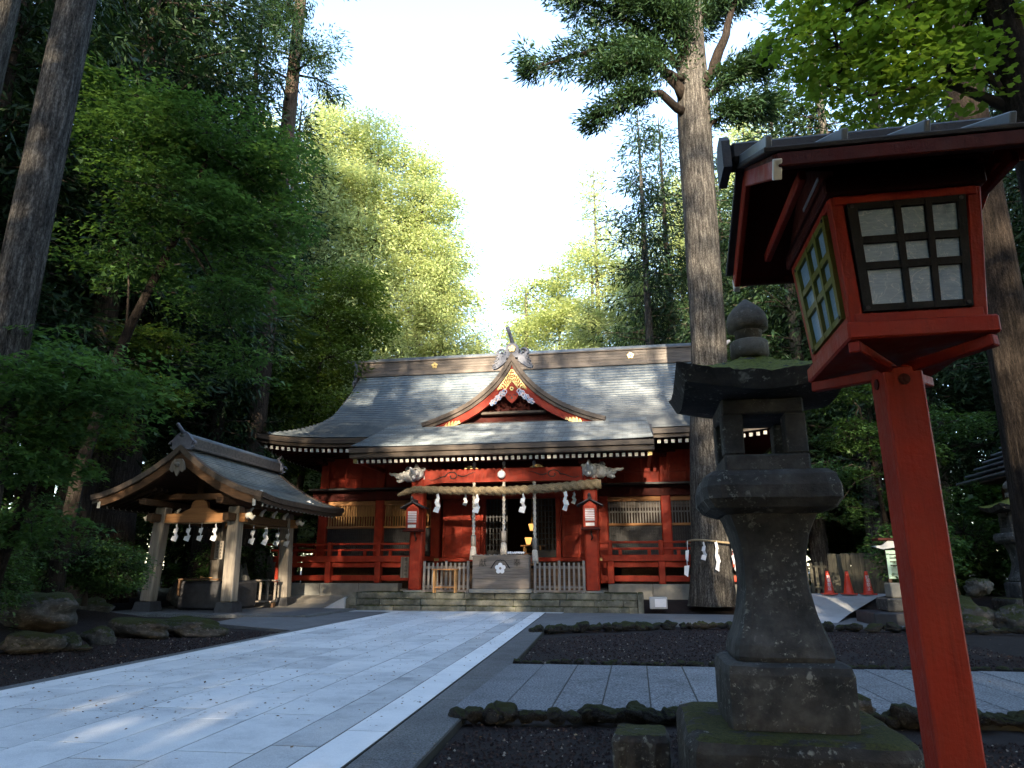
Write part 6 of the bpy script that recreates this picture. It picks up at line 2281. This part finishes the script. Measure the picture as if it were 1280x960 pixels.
L_sunlit = leaf('leaves_painted_sunlit', (.22, .29, .11), (.50, .55, .27), .5, tc=(.66, .70, .30))  # strong sunlight put into the leaf colour
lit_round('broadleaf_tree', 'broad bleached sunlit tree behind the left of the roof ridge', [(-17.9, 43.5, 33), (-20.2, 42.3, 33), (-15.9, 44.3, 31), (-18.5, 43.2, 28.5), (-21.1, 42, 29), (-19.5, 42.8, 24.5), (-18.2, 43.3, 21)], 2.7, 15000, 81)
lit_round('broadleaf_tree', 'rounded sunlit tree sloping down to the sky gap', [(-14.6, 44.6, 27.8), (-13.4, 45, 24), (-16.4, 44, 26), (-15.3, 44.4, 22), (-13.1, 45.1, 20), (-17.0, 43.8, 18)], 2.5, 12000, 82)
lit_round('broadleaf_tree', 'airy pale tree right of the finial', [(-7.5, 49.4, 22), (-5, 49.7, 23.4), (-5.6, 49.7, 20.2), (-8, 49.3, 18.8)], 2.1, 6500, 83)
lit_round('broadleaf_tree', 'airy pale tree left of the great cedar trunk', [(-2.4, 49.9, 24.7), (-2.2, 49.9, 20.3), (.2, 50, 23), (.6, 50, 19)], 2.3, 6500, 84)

# --- dark forest on both sides
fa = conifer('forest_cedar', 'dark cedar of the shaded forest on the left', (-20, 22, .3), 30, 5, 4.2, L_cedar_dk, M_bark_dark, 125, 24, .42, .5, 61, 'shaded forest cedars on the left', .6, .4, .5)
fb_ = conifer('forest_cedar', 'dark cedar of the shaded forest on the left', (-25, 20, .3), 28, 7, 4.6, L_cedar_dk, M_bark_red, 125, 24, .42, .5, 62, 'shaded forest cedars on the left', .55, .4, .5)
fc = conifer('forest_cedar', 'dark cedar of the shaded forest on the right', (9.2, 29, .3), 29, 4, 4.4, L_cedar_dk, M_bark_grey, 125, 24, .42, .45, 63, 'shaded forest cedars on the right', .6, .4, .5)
place(fa, (-17.4, 26.2, .3), .7, .82, 'dark cedar rising behind the wash house against the sky', None, 1.0)
place(fc, (1.3, 37, 0), 1.0, .8, 'dark cedar close behind the great trunk, left side', None, .98)
place(fa, (2.8, 41, 0), 1.9, .8, 'taller dark cedar just left of the great trunk', None, 1.02)
place(fc, (4.4, 34, 0), 2.6, .6, 'dark cedar close behind the great trunk, right side', None, .86)
rnd = random.Random(3)
for dist, a0, a1, st in ((24, -60, -40, 9), (29, -66, -36, 7), (35, -64, -31, 6), (42, -60, -29, 5), (50, -56, -28, 4.5)):
    a = a0
    while a < a1:
        dd = dist + rnd.uniform(-2, 2)
        aa = R(a + rnd.uniform(-1.5, 1.5))
        place(rnd.choice((fa, fb_)), (dd * math.sin(aa), dd * math.cos(aa), .2), rnd.uniform(0, 6), rnd.uniform(.8, 1.1), 'dark cedar of the shaded forest on the left', 'shaded forest cedars on the left')
        a += st
for dist, a0, a1, st in ((31, 15, 44, 7.5), (37, 11, 42, 6), (45, 10, 42, 5), (54, 9, 40, 5)):
    a = a0
    while a < a1:
        dd = dist + rnd.uniform(-2, 2)
        aa = R(a + rnd.uniform(-1.5, 1.5))
        place(rnd.choice((fc, fb_)), (dd * math.sin(aa), dd * math.cos(aa), .2), rnd.uniform(0, 6), rnd.uniform(.8, 1.1), 'dark cedar of the shaded forest on the right', 'shaded forest cedars on the right')
        a += st
# undergrowth closing the view between the trunks
ua = shrub('undergrowth_bush', 'bush of the forest undergrowth on the left', (-22, 27, .2), (2.6, 1.8, 2.0), 6500, L_shrub, .2, 71)
setp(ua, None, None, 'forest undergrowth on the left')
for (x, y, s) in ((-26, 24, 1.1), (-29, 19, 1.2), (-24, 17, .9), (-19, 31, 1.2), (-30, 30, 1.6), (-25, 35, 1.6), (-21, 20.5, .8), (-34, 24, 1.6)):
    place(ua, (x, y, .1), s * 3, s, 'bush of the forest undergrowth on the left', 'forest undergrowth on the left')
for (x, y, s) in ((11, 30, 1.3), (14, 27, 1.3), (17, 32, 1.7), (20, 26, 1.5), (13, 38, 1.8), (22, 38, 2.2), (9.5, 36, 1.5), (12.5, 23.5, .8), (16, 29, 1.2), (11, 26.5, .8)):
    place(ua, (x, y, .1), s * 3, s, 'bush of the forest undergrowth on the right', 'forest undergrowth on the right')

# --- cedars behind the viewer, which shade the precinct
rnd = random.Random(11)
for (y, xs, hgt, dx) in ((-13, range(-30, 34, 6), .93, 0), (-25, range(-38, 44, 6), 1.07, 3)):
    for x in xs:
        if y == -13 and x in (6, -12): continue
        place(rnd.choice((fa, fb_)), (x + dx + rnd.uniform(-1.5, 1.5), y + rnd.uniform(-2, 2), 0), rnd.uniform(0, 6), 1.2, 'tall cedar of the grove behind the viewer', 'cedar grove behind the viewer', hgt + rnd.uniform(-.06, .06))
for x in range(-40, 46, 5):  # unseen bushes, added to close off low bright sky and shade the path
    place(ua, (x + rnd.uniform(-1, 1), -20 + rnd.uniform(-2, 2), 0), x, 2.0, 'unseen bush added behind the viewer to block low light', 'added light-blocking thicket behind the viewer', 3.3)
for (x, y) in ((16, 3), (18, 10), (15, -4), (22, 15), (-17, 2), (-16, -5), (-21, 8), (-22, 0), (21, -2)):
    place(rnd.choice((fa, fb_)), (x, y, 0), rnd.uniform(0, 6), 1.1, 'tall cedar standing beside the viewer outside the view', 'cedars beside the viewer')
